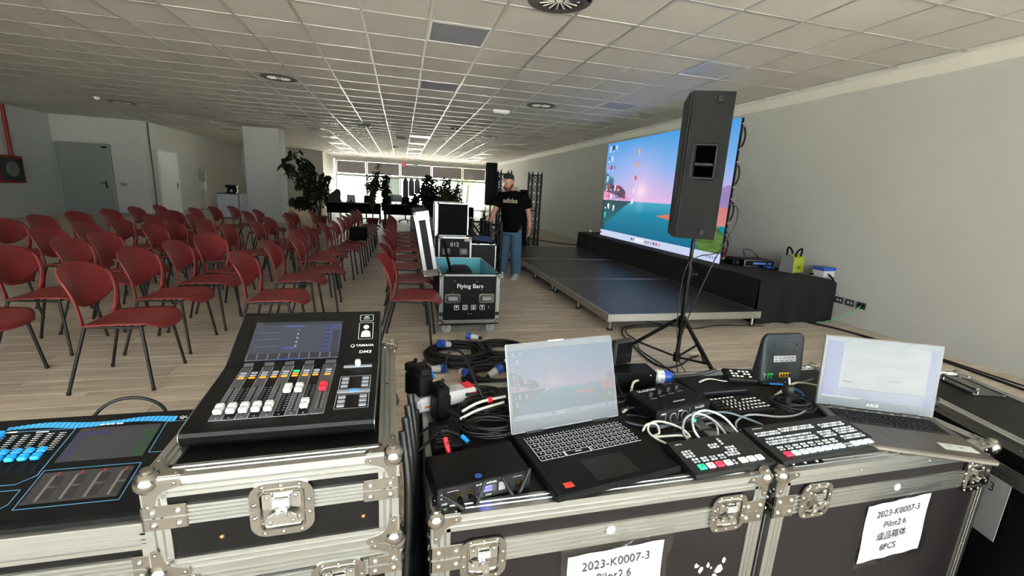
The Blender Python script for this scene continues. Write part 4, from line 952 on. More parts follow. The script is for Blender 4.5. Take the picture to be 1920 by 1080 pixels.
# the open tray of its case
T4 = flight_case('open black flight case tray with double silver rails under the lighting desk', (-1.13,.845,.10), 0.0, .69, .42, .672, .575, (), lam, .042, .05, balls=False)
m = MB(); flatrail(m, (0,0,.632-.014), Vector((0,0,1)), Vector((0,-1,0)), Vector((.70,0,0)), .056, .004, 5); m.build('edge_rail', alu, T4)
cable('black_cable', 'black cable arching behind the lighting desk', [(-.74,1.12,.80),(-.70,1.17,.862),(-.64,1.185,.872),(-.58,1.17,.85),(-.55,1.13,.80)], .004)
# ---------------------------------------------------------------- digital mixer
MX0 = thing('digital_mixer', 'compact black digital mixer with touchscreen and nine faders', 'mixer', (-.391,.82,.9325), .01)
WM = .337; T1 = Matrix.Translation((0,0,.033)) @ Matrix.Rotation(math.atan(.115), 4, 'X'); T2 = Matrix.Translation((0,.235,.0602)) @ Matrix.Rotation(math.atan(.5), 4, 'X')
p1 = lambda x, y: (x+.391, (y-.82)/math.cos(math.atan(.115))); p2 = lambda x, y: (x+.391, (y-1.055)/math.cos(math.atan(.5)))
prof = [(.012,0),(.003,.010),(0,.024),(.003,.031),(.012,.0345),(.21,.0572),(.235,.0602),(.25,.0665),(.393,.139),(.405,.141),(.452,.12),(.452,0)]
m = MB(); m.prism(prof, lambda a,b,hh:(hh,a,b), 0, WM); m.build('housing', mt('mixer_black','0b0b0c',.42,spec=.2,bump=.04,bscale=500), MX0)
for x in (.0, WM):
    m = MB(); m.tube([(x,a,b) for a,b in prof[:-1]], .0013, 6); m.build('edge_trim', mt('trim_silver','a8a9aa',.3,1), MX0)
greyst = mt('strip_grey','4a4d50',.45); inkg = mt('scale_print','9a9c9e',.6); keyg = mt('key_grey','9a9da6',.35)
for i in range(9):
    cx = -.343+.0217*i if i < 8 else -.165; hw = .0106 if i < 8 else .0125
    a, b0 = p1(cx, .853); _, b1 = p1(cx, 1.052)
    m = MB(); m.box(a-hw+.0006,b0,0,a+hw-.0006,b1,.0006, 0 if i % 2 == 0 else 1)
    m.box(a-hw-.0003,b0,0,a-hw+.0003,b1,.0009,2).box(a+hw-.0003,b0,0,a+hw+.0003,b1,.0009,2).box(a-hw,b0-.0006,0,a+hw,b0,.0009,2)
    onp(MX0, T1, 'channel_strip', m, [greyst, blackp, inkg])
    m = MB(); m.box(p2(cx,0)[0]-hw+.0006,.001,-.0002,p2(cx,0)[0]+hw-.0006,.012,.0006, 0 if i % 2 == 0 else 1); onp(MX0, T2, 'strip_top', m, [greyst, blackp])
    m = MB(); m.box(a-.0011,p1(0,.868)[1],0,a+.0011,p1(0,.968)[1],.0011); onp(MX0, T1, 'fader_slot', m, mt('slot_black','020202',.9))
    m = MB()
    for q in range(12):
        yq = p1(0,.872+.008*q)[1]; m.box(a-.0075,yq,0,a-.0025,yq+.0007,.0010).box(a+.0025,yq,0,a+.0075,yq+.0007,.0010)
    onp(MX0, T1, 'fader_scale', m, inkg)
    yc = p1(0, (.878,.878,.878,.878,.878,.940,.940,.880,.940)[i])[1]
    m = MB(); m.rb(a-.0075,yc-.013,.004,a+.0075,yc-.0005,.014,.002).rb(a-.0075,yc+.0005,.004,a+.0075,yc+.013,.015,.002).box(a-.0018,yc-.005,0,a+.0018,yc+.005,.005)
    onp(MX0, T1, 'fader_cap', m, whitep if i < 8 else redk)
    for yy, mm, s in ((1.004, orange, .0026), (1.0135, orange if i == 5 else keyg, .002), (1.0245, greenk if i == 5 else keyg, .0034)):
        m = MB(); yb = p1(0,yy)[1]; m.rb(a-.0066,yb-s,.0,a+.0066,yb+s,.003,.001); onp(MX0, T1, 'channel_key', m, mm)
def msc(u, v):
    c = h('4e5368')
    if v < .07: return h('5c5a4a') if u < .07 else h('3a3e46')
    if u > .80 and v < .85:
        if u < .875: return h('4a58a0') if int(v*18)%2 else h('3c4468')
        return h('50588c') if (v < .25 or abs(u-.94) > .04) else h('3a3f52')
    if abs(v-.13) < .025 and .33 < u < .56: return h('5878c0')
    if abs(v-.70) < .02 and .36 < u < .5: return h('5a6cb0')
    if abs(u-.50) < .005 and .22 < v < .68 and int(v*28)%3 == 0: return h('d8dce8')
    if .05 < u < .3 and int(v*16)%3 == 1 and .2 < v < .8 and abs(v*16 % 1-.5) < .25: return h('6a6f88')
    if v > .84:
        if abs(v-.985) < .02: return h('3c6ac8') if .3 < u < .6 else h('707484')
        return h('33373f') if int(u*9*6)%6 else h('7a7e88')
    return c
mls = mat_screen('mixer_lcd', .55, .15)
a0, b0 = p2(-.355,1.070); a1, b1 = p2(-.150,1.187)
pic_on(MX0, T2, 'touchscreen', msc, a0, a1, b0, b1, 110, 66, mls)
m = MB(); O = rrect(.036,.028,.004,3); 
def outline(m, cx, cy, w_, hh, r=.003, wd=.0009, z=.0012):
    A = rrect(w_,hh,r,3,cx,cy); B = rrect(w_-2*wd,hh-2*wd,max(.0005,r-wd),3,cx,cy); n = len(A)
    m.add([(x,y,z) for x,y in A]+[(x,y,z) for x,y in B], [(k,(k+1)%n,n+(k+1)%n,n+k) for k in range(n)])
xa, ya = p2(-.089,1.1515); outline(m, xa, ya, .036, .062); xb, yb = p2(-.089,1.1955); outline(m, xb, yb, .034, .024)
m.cyl((xa,ya+.014,0),(xa,ya+.014,.0012),.007,n=14).prism([(xa-.012,ya-.022),(xa+.012,ya-.022),(xa+.010,ya-.004),(xa,ya+.002),(xa-.010,ya-.004)], XY, 0, .0012)
outline(m, xb, yb-.003, .016, .006, .0028, .0008); m.box(xb-.005,yb+.004,0,xb+.005,yb+.0055,.0012)
onp(MX0, T2, 'icon_print', m, ink)
def ptext(par, T, s, size, x, y, mat=ink, sx=1.0, ang=0, al='CENTER'):
    o = text('lettering', s, size, mat, par, (0,0,0), align=al, extrude=.0002, offset=size*.012); o.matrix_local = T @ Matrix.Translation((x,y,.0013)) @ Matrix.Rotation(ang,4,'Z') @ Matrix.Diagonal((sx,1,1,1)); return o
xa, ya = p2(-.0895,1.104); ptext(MX0, T2, 'YAMAHA', .0105, xa, ya); m = MB(); m.cyl((xa-.029,ya,0),(xa-.029,ya,.0012),.0048,n=16); onp(MX0, T2, 'round_logo', m, ink)
m = MB(); m.cyl((xa-.029,ya,.0012),(xa-.029,ya,.0014),.0034,n=16); onp(MX0, T2, 'logo_centre', m, blackp)
xa, ya = p2(-.087,1.084); ptext(MX0, T2, 'DM3', .012, xa, ya, sx=1.25)
kx, ky = p1(-.101,1.034); m = MB(); m.rb(kx-.032,ky-.006,0,kx+.032,ky+.004,.003,.001); onp(MX0, T1, 'knob_tray', m, keyg)
m = MB(); m.lathe([(.0065,0),(.007,.012),(.0055,.017),(.001,.018)], (kx,ky+.002,0), 16); onp(MX0, T1, 'encoder_knob', m, lgrey)
m = MB(); cx1, cy1 = p1(-.1015,.962); outline(m, cx1, cy1, .066, .054); cx2, cy2 = p1(-.1015,.888); outline(m, cx2, cy2, .067, .054); onp(MX0, T1, 'panel_print', m, ink)
for cx_, cy_ in ((cx1,cy1),(cx2,cy2)):
    for sx in (-1,1):
        for k in (-1,0,1):
            m = MB(); m.rb(cx_+sx*.0215-.0075,cy_+k*.0155-.005,0,cx_+sx*.0215+.0075,cy_+k*.0155+.005,.003,.001); onp(MX0, T1, 'function_key', m, keyg)
bx, by = p1(-.1015,.925); m = MB(); m.rb(bx-.034,by-.006,0,bx+.034,by+.006,.0025,.001); onp(MX0, T1, 'select_bar', m, keyg)
m = MB(); m.rb(bx-.008,by-.0045,.002,bx+.01,by+.0045,.004,.001); onp(MX0, T1, 'blue_lit_key', m, mt('blue_lit_key','3a78ff',.3,emit=1.2))
m = MB()
for i in range(8): m.box(*(lambda a,b:(a-.001,b,0,a+.001,b+.003,.0011))(*p1(-.343+.0217*i,.8575)))
onp(MX0, T1, 'strip_numbers', m, inkg)

# ---------------------------------------------------------------- laptops
def laptop(loc, rz, label, W, D, lidH, lean, base_m, lid_m, bezel_m, surf, strength, kb, key_m, pad, extras=None, thick=.016, bez=(.008,.012,.030), scr_rough=.25, nres=(128,80), kcols=18, sbase=.05):
    t = thing('laptop', label, 'laptop', loc, rz)
    MB().rb(0,-D,0,W,0,thick,.004).build('base', base_m, t)
    for x in (.04*W/.33, W-.04*W/.33-.05): MB().cyl((x,.002,thick-.003),(x+.05,.002,thick-.003),.005,n=10).build('hinge', dgrey, t)
    x0, x1, y0, y1 = kb; pit = (x1-x0)/kcols; ry = (y1-y0)/6
    m = MB(); m.rb(x0-.004,y0-.004,thick-.001,x1+.004,y1+.004,thick+.0008,.0008); m.build('keyboard_deck', blackp, t)
    km = MB(); km.box(-pit*.46,-ry*.45,0,pit*.46,ry*.45,.0006,1); km.rb(-pit*.40,-ry*.40,.0003,pit*.40,ry*.40,.0022,.0006,0); km.box(-pit*.1,-ry*.08,.0021,pit*.12,ry*.12,.0024,1)
    kme = km.mesh('key', key_m)
    for r in range(6):
        c = 0.0
        while c < kcols-.01:
            wk = 1.0
            if r == 0 and 3.9 < c < 4.1: wk = 5.0
            elif c == 0 and r in (1,2,3): wk = 1.5
            elif abs(c-12.5) < .6 and r in (1,2): wk = 1.6
            wk = min(wk, kcols-c)
            if kcols-c-wk < .3: wk = kcols-c
            o = link('key', kme, t, (x0+(c+wk/2)*pit, y0+(r+.5)*ry, thick+.0008)); o.scale = (wk if wk > 1 else 1, 1, 1)
            c += wk
    px0, px1, py0, py1 = pad; m = MB(); m.rb(px0,py0,thick-.001,px1,py1,thick+.0005,.0006); m.build('touchpad', base_m if base_m is not blackp else mt('pad_black','101011',.3), t)
    TL = Matrix.Translation((0,.004,thick-.002)) @ Matrix.Rotation(-lean, 4, 'X')    # lid frame: x, z up, front is -y
    lid = MB(); lid.rb(0,0,0,W,.007,lidH,.003); lid = lid.build('lid', lid_m, t); lid.matrix_local = TL
    b = MB(); b.rb(.002,-.0012,.004,W-.002,.0005,lidH-.002,.001); b.build('bezel', bezel_m, lid)
    o = picture('display', surf, bez[0], W-bez[0], bez[2], lidH-bez[1], 0, 1, 0, 1, nres[0], nres[1], mat_screen('display_'+label[:6].strip(), strength, scr_rough, sbase), lid, T=Matrix.Translation((0,-.0018,0)))
    if extras: extras(t, lid, TL)
    return t
def surf1(u, v):
    c = wallpaper(u, v*.999); g = (0.36,0.41,0.45); c = mixc(c, g, .62)  # grey veil: reflections on the display put into the picture colours
    return mixc(c, (.5,.54,.57), .25*(1-v))
def ex1(t, lid, TL):
    MB().rb(.032,-.232,.0165,.055,-.215,.0185,.002).build('red_sticker', mt('sticker_red','e0402c',.5), t)
    MB().box(.288,-.118,.016,.302,-.108,.0168).box(.288,-.128,.016,.302,-.120,.0168).build('green_sticker', mt('sticker_green','8ac020',.5), t)
    MB().box(.305,-.118,.016,.322,-.108,.0168).box(.305,-.130,.016,.322,-.121,.0168).build('blue_sticker', mt('sticker_blue','26407a',.5), t)
    MB().rb(.13,-.002,.2385,.18,.005,.2425,.001).build('camera_bump', mt('cam_pale','d8d8d0',.4), lid)
laptop((.283,1.003,.7715), .15, 'black laptop with white lit keys showing the lake desktop', .345, .252, .240, .33, blackp, lgrey, mt('bezel_reflection_grey','6c7074',.4,spec=.2), surf1, .62, (.022,.322,-.128,-.022), [blackp, mt('key_glow','cfcfcf',.5,emit=.35)], (.115,.235,-.232,-.152), ex1, .0175, (.008,.018,.035))  # bezel base colour greyed to carry its reflection
def surf2(u, v):
    c = mixc(h('8a98d8'), h('a8bcd8'), u*3) if u < .15 else mixc(h('b4c0cc'), h('ccd4da'), .5+.6*noise.noise(Vector((u*4,v*7,1))))
    if u > .93: c = h('98a8d4')
    if v > .82+.1*(u-.5)*0 and u > .12: c = mixc(c, h('9fb0d4'), .8)
    if v > .97 and u < .35: c = h('e8ecf0')
    if abs(v-.82) < .006 and .15 < u < .93: c = h('8d99a8')
    if abs(u-.152) < .003 and .04 < v < .82: c = h('d0d8e0')
    if abs(v-.70) < .008 and .17 < u < .27 : c = h('8494a0')
    if abs(v-.62) < .008 and .6 < u < .7 : c = h('8494a0')
    return c
gold_m = mt('champagne_aluminium','77716a',.38,.85); goldl = mt('lid_edge_pale','b8b2a6',.3,.8)
def ex2(t, lid, TL):
    ptext(lid, Matrix.Rotation(PI/2,4,'X') @ Matrix.Translation((0,0,.001)), 'ASUS', .013, .165, .017, ink, 1.2)
    MB().box(.022,-.152,.016,.045,-.138,.0172).build('pale_sticker', lgrey, t); MB().box(.030,-.168,.016,.056,-.154,.0172).build('red_sticker', mt('sticker_red2','d0242c',.5), t)
    MB().box(.235,-.205,.016,.318,-.172,.0168).build('white_sticker', mt('sticker_white','c9cac4',.45), t)
    MB().box(.25,-.186,.0168,.265,-.182,.0171).box(.28,-.19,.0168,.29,-.184,.0171).build('sticker_print', grey, t)
    m = MB()
    for k in range(8): m.box(.03+.036*k,-.011,.016,.042+.036*k,-.008,.0166)
    m.build('hinge_glint', chrome, t)
laptop((1.330,1.035,.7715), -.43, 'silver champagne laptop with a pale washed out display', .342, .238, .235, .12, gold_m, goldl, mt('bezel_reflection_grey2','70757b',.4,spec=.2), surf2, .60, (.03,.312,-.105,-.022), [blackp, mt('key_dim','4a4a48',.5)], (.108,.205,-.205,-.122), ex2, .0155, (.013,.017,.032), .2)

# ---------------------------------------------------------------- video switchers
def switcher(loc, rz, label, W, D, layout, Hb=.02):
    t = thing('video_switcher', label, 'video switcher', loc, rz)
    Tt = Matrix.Translation((0,0,Hb*.55)) @ Matrix.Rotation(math.atan(.05/ max(D,.1)*.35), 4, 'X')
    sl = math.tan(math.atan(.05/max(D,.1)*.35))
    m = MB(); m.prism([(0,0),(-.002,Hb*.3),(.003,Hb*.55),(D-.003,Hb*.55+D*sl),(D,Hb*.5+D*sl),(D,0)], lambda a,b,hh:(hh,a,b), 0, W); m.build('housing', mt('switcher_black','151516',.5,bump=.05,bscale=400), t)
    lit = {'w': mt('lit_white','cfe4ea',.4,emit=.55), 'W': mt('lit_bright','f4f2e6',.4,emit=.8), 'r': mt('lit_red','ff3048',.4,emit=1.0), 'g': mt('lit_green','30c890',.4,emit=.7), 'p': mt('lit_pink','e8c8d0',.4,emit=.5), 's': mt('small_key','a9adb0',.35), 't': mt('small_key_pale','dfe2e2',.35)}
    sm = MB(); sm.rb(-.0037,-.0028,0,.0037,.0028,.0036,.0009); sms = {k: sm.mesh('small_key', lit[k]) for k in 'st'}
    bm = MB(); bm.rb(-.0105,-.0085,0,.0105,.0085,.005,.0018); bms = {k: bm.mesh('lit_key', lit[k]) for k in 'wWrgp'}
    cp = MB(); cp.box(-.003,-.0004,0,.003,.0004,.0007); cm = cp.mesh('key_caption', inkg)
    for (x, y, k) in layout:
        if k in sms: me, nm = sms[k], 'small_key'
        else: me, nm = bms[k], 'lit_key'
        o = link(nm, me, t); o.matrix_local = Tt @ Matrix.Translation((x, y, 0))
        if nm == 'lit_key': c = MB(); c.box(-.0022,.000,.005,.0022,.0008,.0055).box(-.0005,-.003,.005,.0005,.004,.0055); o2 = c.build('key_number', inkb, o)
    return t, Tt
L1 = []
for k, c in enumerate('gprw'): L1.append((.034+.0265*k, .022, c))
for k, c in enumerate('WWw'): L1.append((.160+.0265*k, .022, c))
for (a, b) in ((.134,.026),(.143,.026),(.134,.017),(.143,.017)): L1.append((a, b, 's'))
for r in range(2):
    for k in range(4):
        for q in range(2): L1.append((.028+.0265*k+.0105*q, .040+.0085*r, 't' if (k+r) % 3 else 's'))
for (x0, y0, n1, n2) in ((.018,.060,3,3),(.108,.078,3,2),(.135,.045,4,2),(.150,.062,3,2),(.150,.086,1,3)):
    for a in range(n1):
        for b in range(n2): L1.append((x0+.0105*a, y0+.0085*b, 't' if (a+b) % 2 else 's'))
L1 = [p for i, p in enumerate(L1) if p[2] not in 'st' or all(abs(p[0]-q[0]) > .0092 or abs(p[1]-q[1]) > .0072 for q in L1[:i])]
s1, TT1 = switcher((.678,.772,.772), .06, 'small video switcher with green and red lit buttons', .245, .118, L1)
ptext(s1, TT1, 'ATEM Mini', .0045, .025, .104)
L2 = []
for k, c in enumerate('rwwwwwww'): L2.append((.038+.0268*k, .022, c))
for k, c in enumerate('Www'): L2.append((.278+.0268*k, .022, c))
for (a, b) in ((.248,.026),(.258,.026),(.248,.017),(.258,.017)): L2.append((a, b, 's'))
for r in range(2):
    for k in range(8):
        for q in range(2): L2.append((.033+.0268*k+.0105*q, .040+.0088*r, 't' if (k*3+r) % 4 else 's'))
for (x0, y0, n1, n2) in ((.020,.064,17,2),(.028,.084,16,1),(.016,.100,8,2),(.105,.105,12,2),(.215,.064,5,3),(.27,.045,8,2),(.28,.068,7,3),(.25,.1,9,2)):
    for a in range(n1):
        for b in range(n2): L2.append((x0+.0105*a, y0+.0088*b, 't' if (a*2+b) % 3 else 's'))
L2 = [p for i, p in enumerate(L2) if p[2] not in 'st' or all(abs(p[0]-q[0]) > .0092 or abs(p[1]-q[1]) > .0078 for q in L2[:i])]
s2, TT2 = switcher((.943,.782,.772), .05, 'wide video switcher with rows of small keys and one red lit button', .368, .14, L2)
ptext(s2, TT2, 'ATEM Mini Extreme', .0045, .04, .128)

# ---------------------------------------------------------------- wireless receiver
R = thing('wireless_receiver', 'black half rack wireless receiver with stub antennas', 'receiver', (.070,.785,.7715), .155)
MB().rb(0,.004,.0,.212,.125,.043,.003).build('housing', blackp, R); MB().rb(0,0,0,.212,.006,.043,.002).build('front_panel', mt('panel_black','1a1a1b',.3), R)
m = MB(); m.box(.088,-.0012,.014,.128,0,.032); m.build('lcd_frame', dgrey, R); MB().box(.093,-.0018,.017,.119,-.001,.030).build('blue_lcd', mt('lcd_blue','6a6cf0',.3,emit=.9), R)
text('lettering', '480.00', .009, mt('lcd_dark','20207a',.5), R, (.106,-.0019,.0235), (PI/2,0,0), .0001)
text('lettering', 'audio-technica', .008, ink, R, (.106,-.0008,.037), (PI/2,0,0), .0002, sx=1.0)
for x in (.045,.068,.185):
    k = MB().cyl((x,-.001,.020),(x,-.006,.020),.0062,n=14).build('antenna_socket', gold, R); MB().cyl((x,-.006,.020),(x,-.016,.018),.0055,n=12).build('knob', blackp, k)
m = MB(); m.box(.02,-.0008,.034,.045,0,.0355).box(.168,-.0008,.036,.19,0,.0375).box(.135,-.001,.012,.15,0,.032).box(.006,-.0008,.03,.010,0,.033).box(.006,-.0008,.02,.010,0,.023).box(.008,-.0008,.006,.02,0,.010).box(.085,-.0008,.006,.098,0,.009).box(.105,-.0008,.006,.118,0,.009); m.build('panel_print', mt('print_mid','8a8a8a',.6), R)
for (a, b) in (((.012,-.012,.036),(.050,-.022,.006)),((.098,-.012,.050),(.078,-.020,.004)),((.138,-.014,.050),(.158,-.022,.012)),((.205,-.006,.052),(.178,-.018,.010))):
    m = MB(); m.cyl(b, a, .0042, .0036, n=10); m.sph(a, .0036, 8, 6); m.cyl((b[0],b[1]+.018,b[2]+.004),b,.004,n=8); m.build('antenna', rubber, R)
m = MB(); m.cyl((.094,.02,.043),(.094,.02,.0435),.008,n=18); m.build('blue_sticker', blue, R)

# ---------------------------------------------------------------- audio interface
A = thing('audio_interface', 'black audio interface box with four knobs on top', 'audio interface', (.714,1.000,.7715), .2)
MB().rb(0,.002,.0,.215,.138,.046,.005).build('housing', blackp, A); MB().rb(.004,-.001,.003,.211,.004,.042,.001).build('front_panel', mt('panel_black2','222223',.35), A)
for x in (.058,.103): 
    s = MB().cyl((x,-.002,.022),(x,-.004,.022),.013,n=20).build('combo_socket', grey, A); MB().cyl((x,-.004,.022),(x,-.0048,.022),.0105,n=14).build('socket_hole', slot, s)
for x, y in ((.045,.085),(.085,.09),(.125,.094),(.165,.098)):
    k = MB().lathe([(.009,0),(.0085,.011),(.006,.013)], (x,y,.046), 16).build('gain_knob', rubber, A); MB().box(x-.012,y-.018,.046,x+.012,y-.0165,.0464).build('knob_caption', inkg, k)
o = text('lettering', 'M-AUDIO', .015, ink, A, (.062,.118,.0465), (0,0,0), .0003, sx=1.1, offset=.0004); text('lettering', 'M-TRACK DUO', .007, ink, A, (.11,.03,.0465), (0,0,0), .0002)
text('lettering', 'M-AUDIO', .009, ink, A, (.165,-.0018,.034), (PI/2,0,0), .0002, offset=.0002)
m = MB()
for x in (.03,.08,.125): m.box(x-.0006,-.0016,.006,x,-.001,.038)
m.box(.012,-.0016,.034,.026,-.001,.037).box(.012,-.0016,.006,.024,-.001,.009).box(.034,-.0016,.006,.04,-.001,.012).box(.08,-.0016,.034,.095,-.001,.037).box(.14,-.0016,.018,.15,-.001,.024).box(.165,-.0016,.016,.171,-.001,.024).box(.185,-.0016,.016,.191,-.001,.024); m.build('panel_print', ink, A)
MB().box(.0,-.004,.0,.215,-.001,.0016).build('front_edge_line', lgrey, A)
A.scale = (1,1,1.2)
# control surface
K = thing('control_surface', 'black control pad with many small pale buttons', 'controller', (.935,.995,.7715), .07)
MB().rb(0,0,0,.205,.098,.030,.004).build('housing', blackp, K)
kp = MB().rb(-.005,-.0022,0,.005,.0022,.002,.0006).mesh('pad_button', mt('button_pale','dcdcd8',.4)); kd = MB().rb(-.0065,-.0045,0,.0065,.0045,.004,.0012).mesh('dark_button', rubber)
for k in range(7): link('pad_button', kp, K, (.018+.0165*k,.09,.030))
rr = random.Random(9)
for r in range(4):
    for k in range(11):
        x, y = .030+.0160*k, .016+.0175*r
        if k < 2: link('dark_button', kd, K, (x-.008,y,.030))
        elif (k, r) not in ((6,3),(2,0)): o = link('pad_button', kp, K, (x,y,.030)); o.rotation_euler = (0,0,.0 if k > 6 else 1.1)
t = thing('power_box', 'long low black box between audio interface and router', 'power unit', (.925,1.118,.7715), .02); MB().rb(0,0,0,.245,.105,.045,.003).build('housing', blackp, t); MB().rb(.03,-.003,.035,.20,0,.040,.001).build('front_lip', dgrey, t); MB().rb(.215,-.004,.008,.235,.001,.035,.002).build('switch', darkmetal, t)
tag(MB().sheet(lambda u,v: (.975+.145*u, 1.165+.012*math.sin(u*3)+.009*v, .824+.006*math.sin(u*6)), 12, 1, .001).build('white_strap', wcable), 'flat cream strap lying on the long black box', 'strap')
t = thing('remote_control', 'small black keypad with pale buttons resting on the black box', 'remote', (1.085,1.165,.818), -.30); o = MB(); o.rb(0,0,0,.105,.065,.016,.005); o = o.build('housing', blackp, t); o.rotation_euler = (.25,0,0)
for k in range(5):
    for r in range(3):
        if (k+r) % 4 != 3: b = link('pad_button', kp, t); b.matrix_local = Matrix.Rotation(.25,4,'X') @ Matrix.Translation((.025+.014*k,.018+.014*r,.0165)) @ Matrix.Diagonal((.9,1.5,1,1))
# router
Rt = thing('router', 'dark blue grey router standing upright with coloured ports', 'router', (1.290,1.225,.7715), -.03)
rm = mt('router_body','1f282f',.5,bump=.03); m = MB()
WR, HR = .190, .166
def router_f(u, v):
    a = 2*PI*u; z = .006+v*HR; tw = WR/2*(1-.02*v); td = .034*(1-.72*v)
    cx = WR/2+.034*v
    sx = abs(math.cos(a))**.28*(1 if math.cos(a) > 0 else -1); sy = abs(math.sin(a))**.5*(1 if math.sin(a) > 0 else -1)
    top = 1 if v < .86 else 1-.16*((v-.86)/.14)**2
    return (cx+tw*sx*top, .034+td*sy+v*.03, z)
m.sheet(router_f, 40, 14); m.add([router_f(i/40, 1) for i in range(40)], [tuple(range(40))]); m.build('housing', rm, Rt)
m = MB(); m.rb(.0,-.012,0,WR,.08,.010,.004); m.build('foot_base', rm, Rt)
def rface(x, z): v = (z-.006)/HR; td = .034*(1-.72*v); return .034-td+v*.03
m = MB(); yy = rface(0,.085)
m.add([(.062,rface(0,.075)-.001,.075),(.162,rface(0,.075)-.001,.075),(.165,rface(0,.097)-.001,.097),(.065,rface(0,.097)-.001,.097)], [(0,1,2,3)]); m.build('white_label', paper, Rt)
m = MB(); 
for k in range(5): x = .069+.0185*k; m.box(x,rface(0,.09)-.0022,.0885,x+.010,rface(0,.09)-.0012,.0905)
for k in range(4): x = .069+.022*k; m.box(x,rface(0,.08)-.0022,.079,x+.014,rface(0,.08)-.0012,.081)
m.build('label_print', inkb, Rt)
for (x0, x1, mm, n_) in ((.030,.055,mt('port_green','22b04a',.4),2),(.082,.128,mt('port_yellow','e8b422',.4),4),(.014,.024,grey,1)):
    y = rface(0,.03)-.003; q = MB().rb(x0,y-.002,.020,x1,y+.012,.038,.002).build('port_block', mm, Rt); s = MB(); st = (x1-x0)/n_
    for k in range(n_): s.box(x0+st*k+.003,y-.0026,.023,x0+st*(k+1)-.002,y-.0018,.034)
    s.build('port', slot, q)
m = MB()
for x in (.072,.175): m.cyl((x,rface(0,.135)+.001,.135),(x,rface(0,.135)-.001,.135),.0035,n=10)
m.build('screw_hole', slot, Rt)
m = MB()
for k in range(3): x = .095+.028*k; m.box(x,rface(0,.158)-.0007,.155,x+.016,rface(0,.158)+.002,.163)
m.build('top_vent', mt('router_vent','3d4952',.5), Rt)
# joystick shaped adapter, cable ring
t = thing('cable_adapter', 'short black round adapter standing upright before the router', 'adapter', (1.262,1.085,.7715)); MB().lathe([(.016,0),(.017,.012),(.011,.02),(.012,.03),(.018,.036),(.018,.058),(.012,.064)], n=18).build('body', rubber, t); MB().cyl((0,0,.064),(0.004,.01,.085),.004,n=8).build('cable_stub', grey, t)

# ---------------------------------------------------------------- power gear on case 1
def coil(name, label, c, R, n, r, mat=cablem, tilt=(0,0), sq=.8, seed=1, zj=.010, group=None, cat='cable coil', tail=None):
    rr = random.Random(seed); pts = []
    for k in range(n*10):
        a = k*2*PI/10; q = R*(1-.10*rr.random())*(.86+.14*math.sin(k/10*2.1)); lay = (k//10)
        pts.append((c[0]+q*math.cos(a)+.03*R*math.sin(lay*2.3), c[1]+q*sq*math.sin(a)+.05*R*math.cos(lay*1.7), c[2]+r+zj*abs(math.sin(lay*1.3+a*.5))*1.5+(lay % 3)*r*1.6))
    if tail: pts += tail
    return tag(MB().tube(spl(pts, 4), r, 6).build(name, mat), label, cat, group)
P = thing('power_strip', 'white power strip with sockets between the mixer case and cables', 'power strip', (.045,1.175,.7715), .35)
MB().rb(0,0,0,.20,.062,.045,.010).build('body', whitep, P); MB().rb(.165,-.003,.012,.19,.0,.035,.002).rb(.16,.01,.045,.19,.05,.049,.002).build('red_switch', redk, P)
for k in range(3): MB().cyl((.03+.045*k,.031,.045),(.03+.045*k,.031,.0465),.019,n=18).build('socket', lgrey, P)
MB().rb(.02,-.0015,.018,.045,.0,.024,.0005).build('orange_text', mt('print_orange','d86030',.6), P)
for i, (x, y, z, a, s, lb) in enumerate(((.060,1.215,.82,.3,(.045,.05,.09),'black plug adapter standing on the white power strip nearest the case'),(.035,1.30,.78,.5,(.04,.045,.10),'black adapter behind the power strip left end'),(.107,1.16,.7715,.35,(.045,.05,.10),'tall black power adapter in front of the white power strip'))):
    t = thing('power_adapter', lb, 'adapter', (x,y,z), a); sx, sy, sz = s; MB().rb(-sx/2,-sy/2,0,sx/2,sy/2,sz*.75,.005).rb(-sx/2+.004,-sy/2,sz*.7,sx/2-.004,sy/2+.01,sz,.005).build('body', blackp, t); MB().cyl((0,0,sz),(0,-.012,sz+.02),.006,n=8).build('cable_boot', rubber, t)
t = thing('power_supply', 'flat black power supply brick beside the mixer case', 'power supply', (.072,.965,.7715), .03); MB().rb(0,0,0,.075,.125,.028,.004).build('housing', blackp, t)
m = MB()
for k in range(6): m.box(.012,.02+.014*k,.028,.05,.023+.014*k,.0285)
m.build('rating_print', mt('print_dim','4f4a46',.6), t)
t = thing('xlr_plug', 'black round plug with a cyan ring behind the mixer case', 'plug', (.075,1.345,.80)); MB().cyl((-.03,0,0),(.02,0,.02),.014,n=12).cyl((-.03,0,0),(-.06,.01,-.01),.009,n=10).build('body', rubber, t); MB().cyl((.02,0,.02),(.027,0,.0225),.0125,n=12).build('cyan_ring', bluef, t)
# cables on top
CP = [([(.03,1.02,.775),(.045,1.03,.80),(.075,1.0,.835),(.10,.95,.83),(.108,.93,.80)], .0035, 'short black lead with a red sleeve end on the case', cablem),
 ([(.02,.96,.78),(.055,.98,.80),(.10,1.02,.81),(.15,1.0,.80),(.165,.98,.79)], .0035, 'short black lead with a blue sleeve end on the case', cablem),
 ([(.02,1.30,.80),(.08,1.20,.80),(.14,1.12,.80),(.20,1.05,.795),(.27,1.01,.785)], .0045, 'thick black cable running diagonally toward the laptop hinge', cablem),
 ([(.13,1.30,.86),(.15,1.34,.90),(.19,1.32,.90),(.215,1.24,.85),(.24,1.20,.80)], .004, 'black cable arching up from the adapters', cablem),
 ([(.165,1.13,.80),(.22,1.15,.815),(.30,1.165,.82)], .0045, 'cream audio lead with plug, upper of two by the laptop', wcable),
 ([(.155,1.09,.80),(.21,1.115,.81),(.29,1.14,.815)], .004, 'cream audio lead with plug, lower of two by the laptop', wcable)]
for pts, r, lb, mm in CP: cable('cable', lb, pts, r, mm)
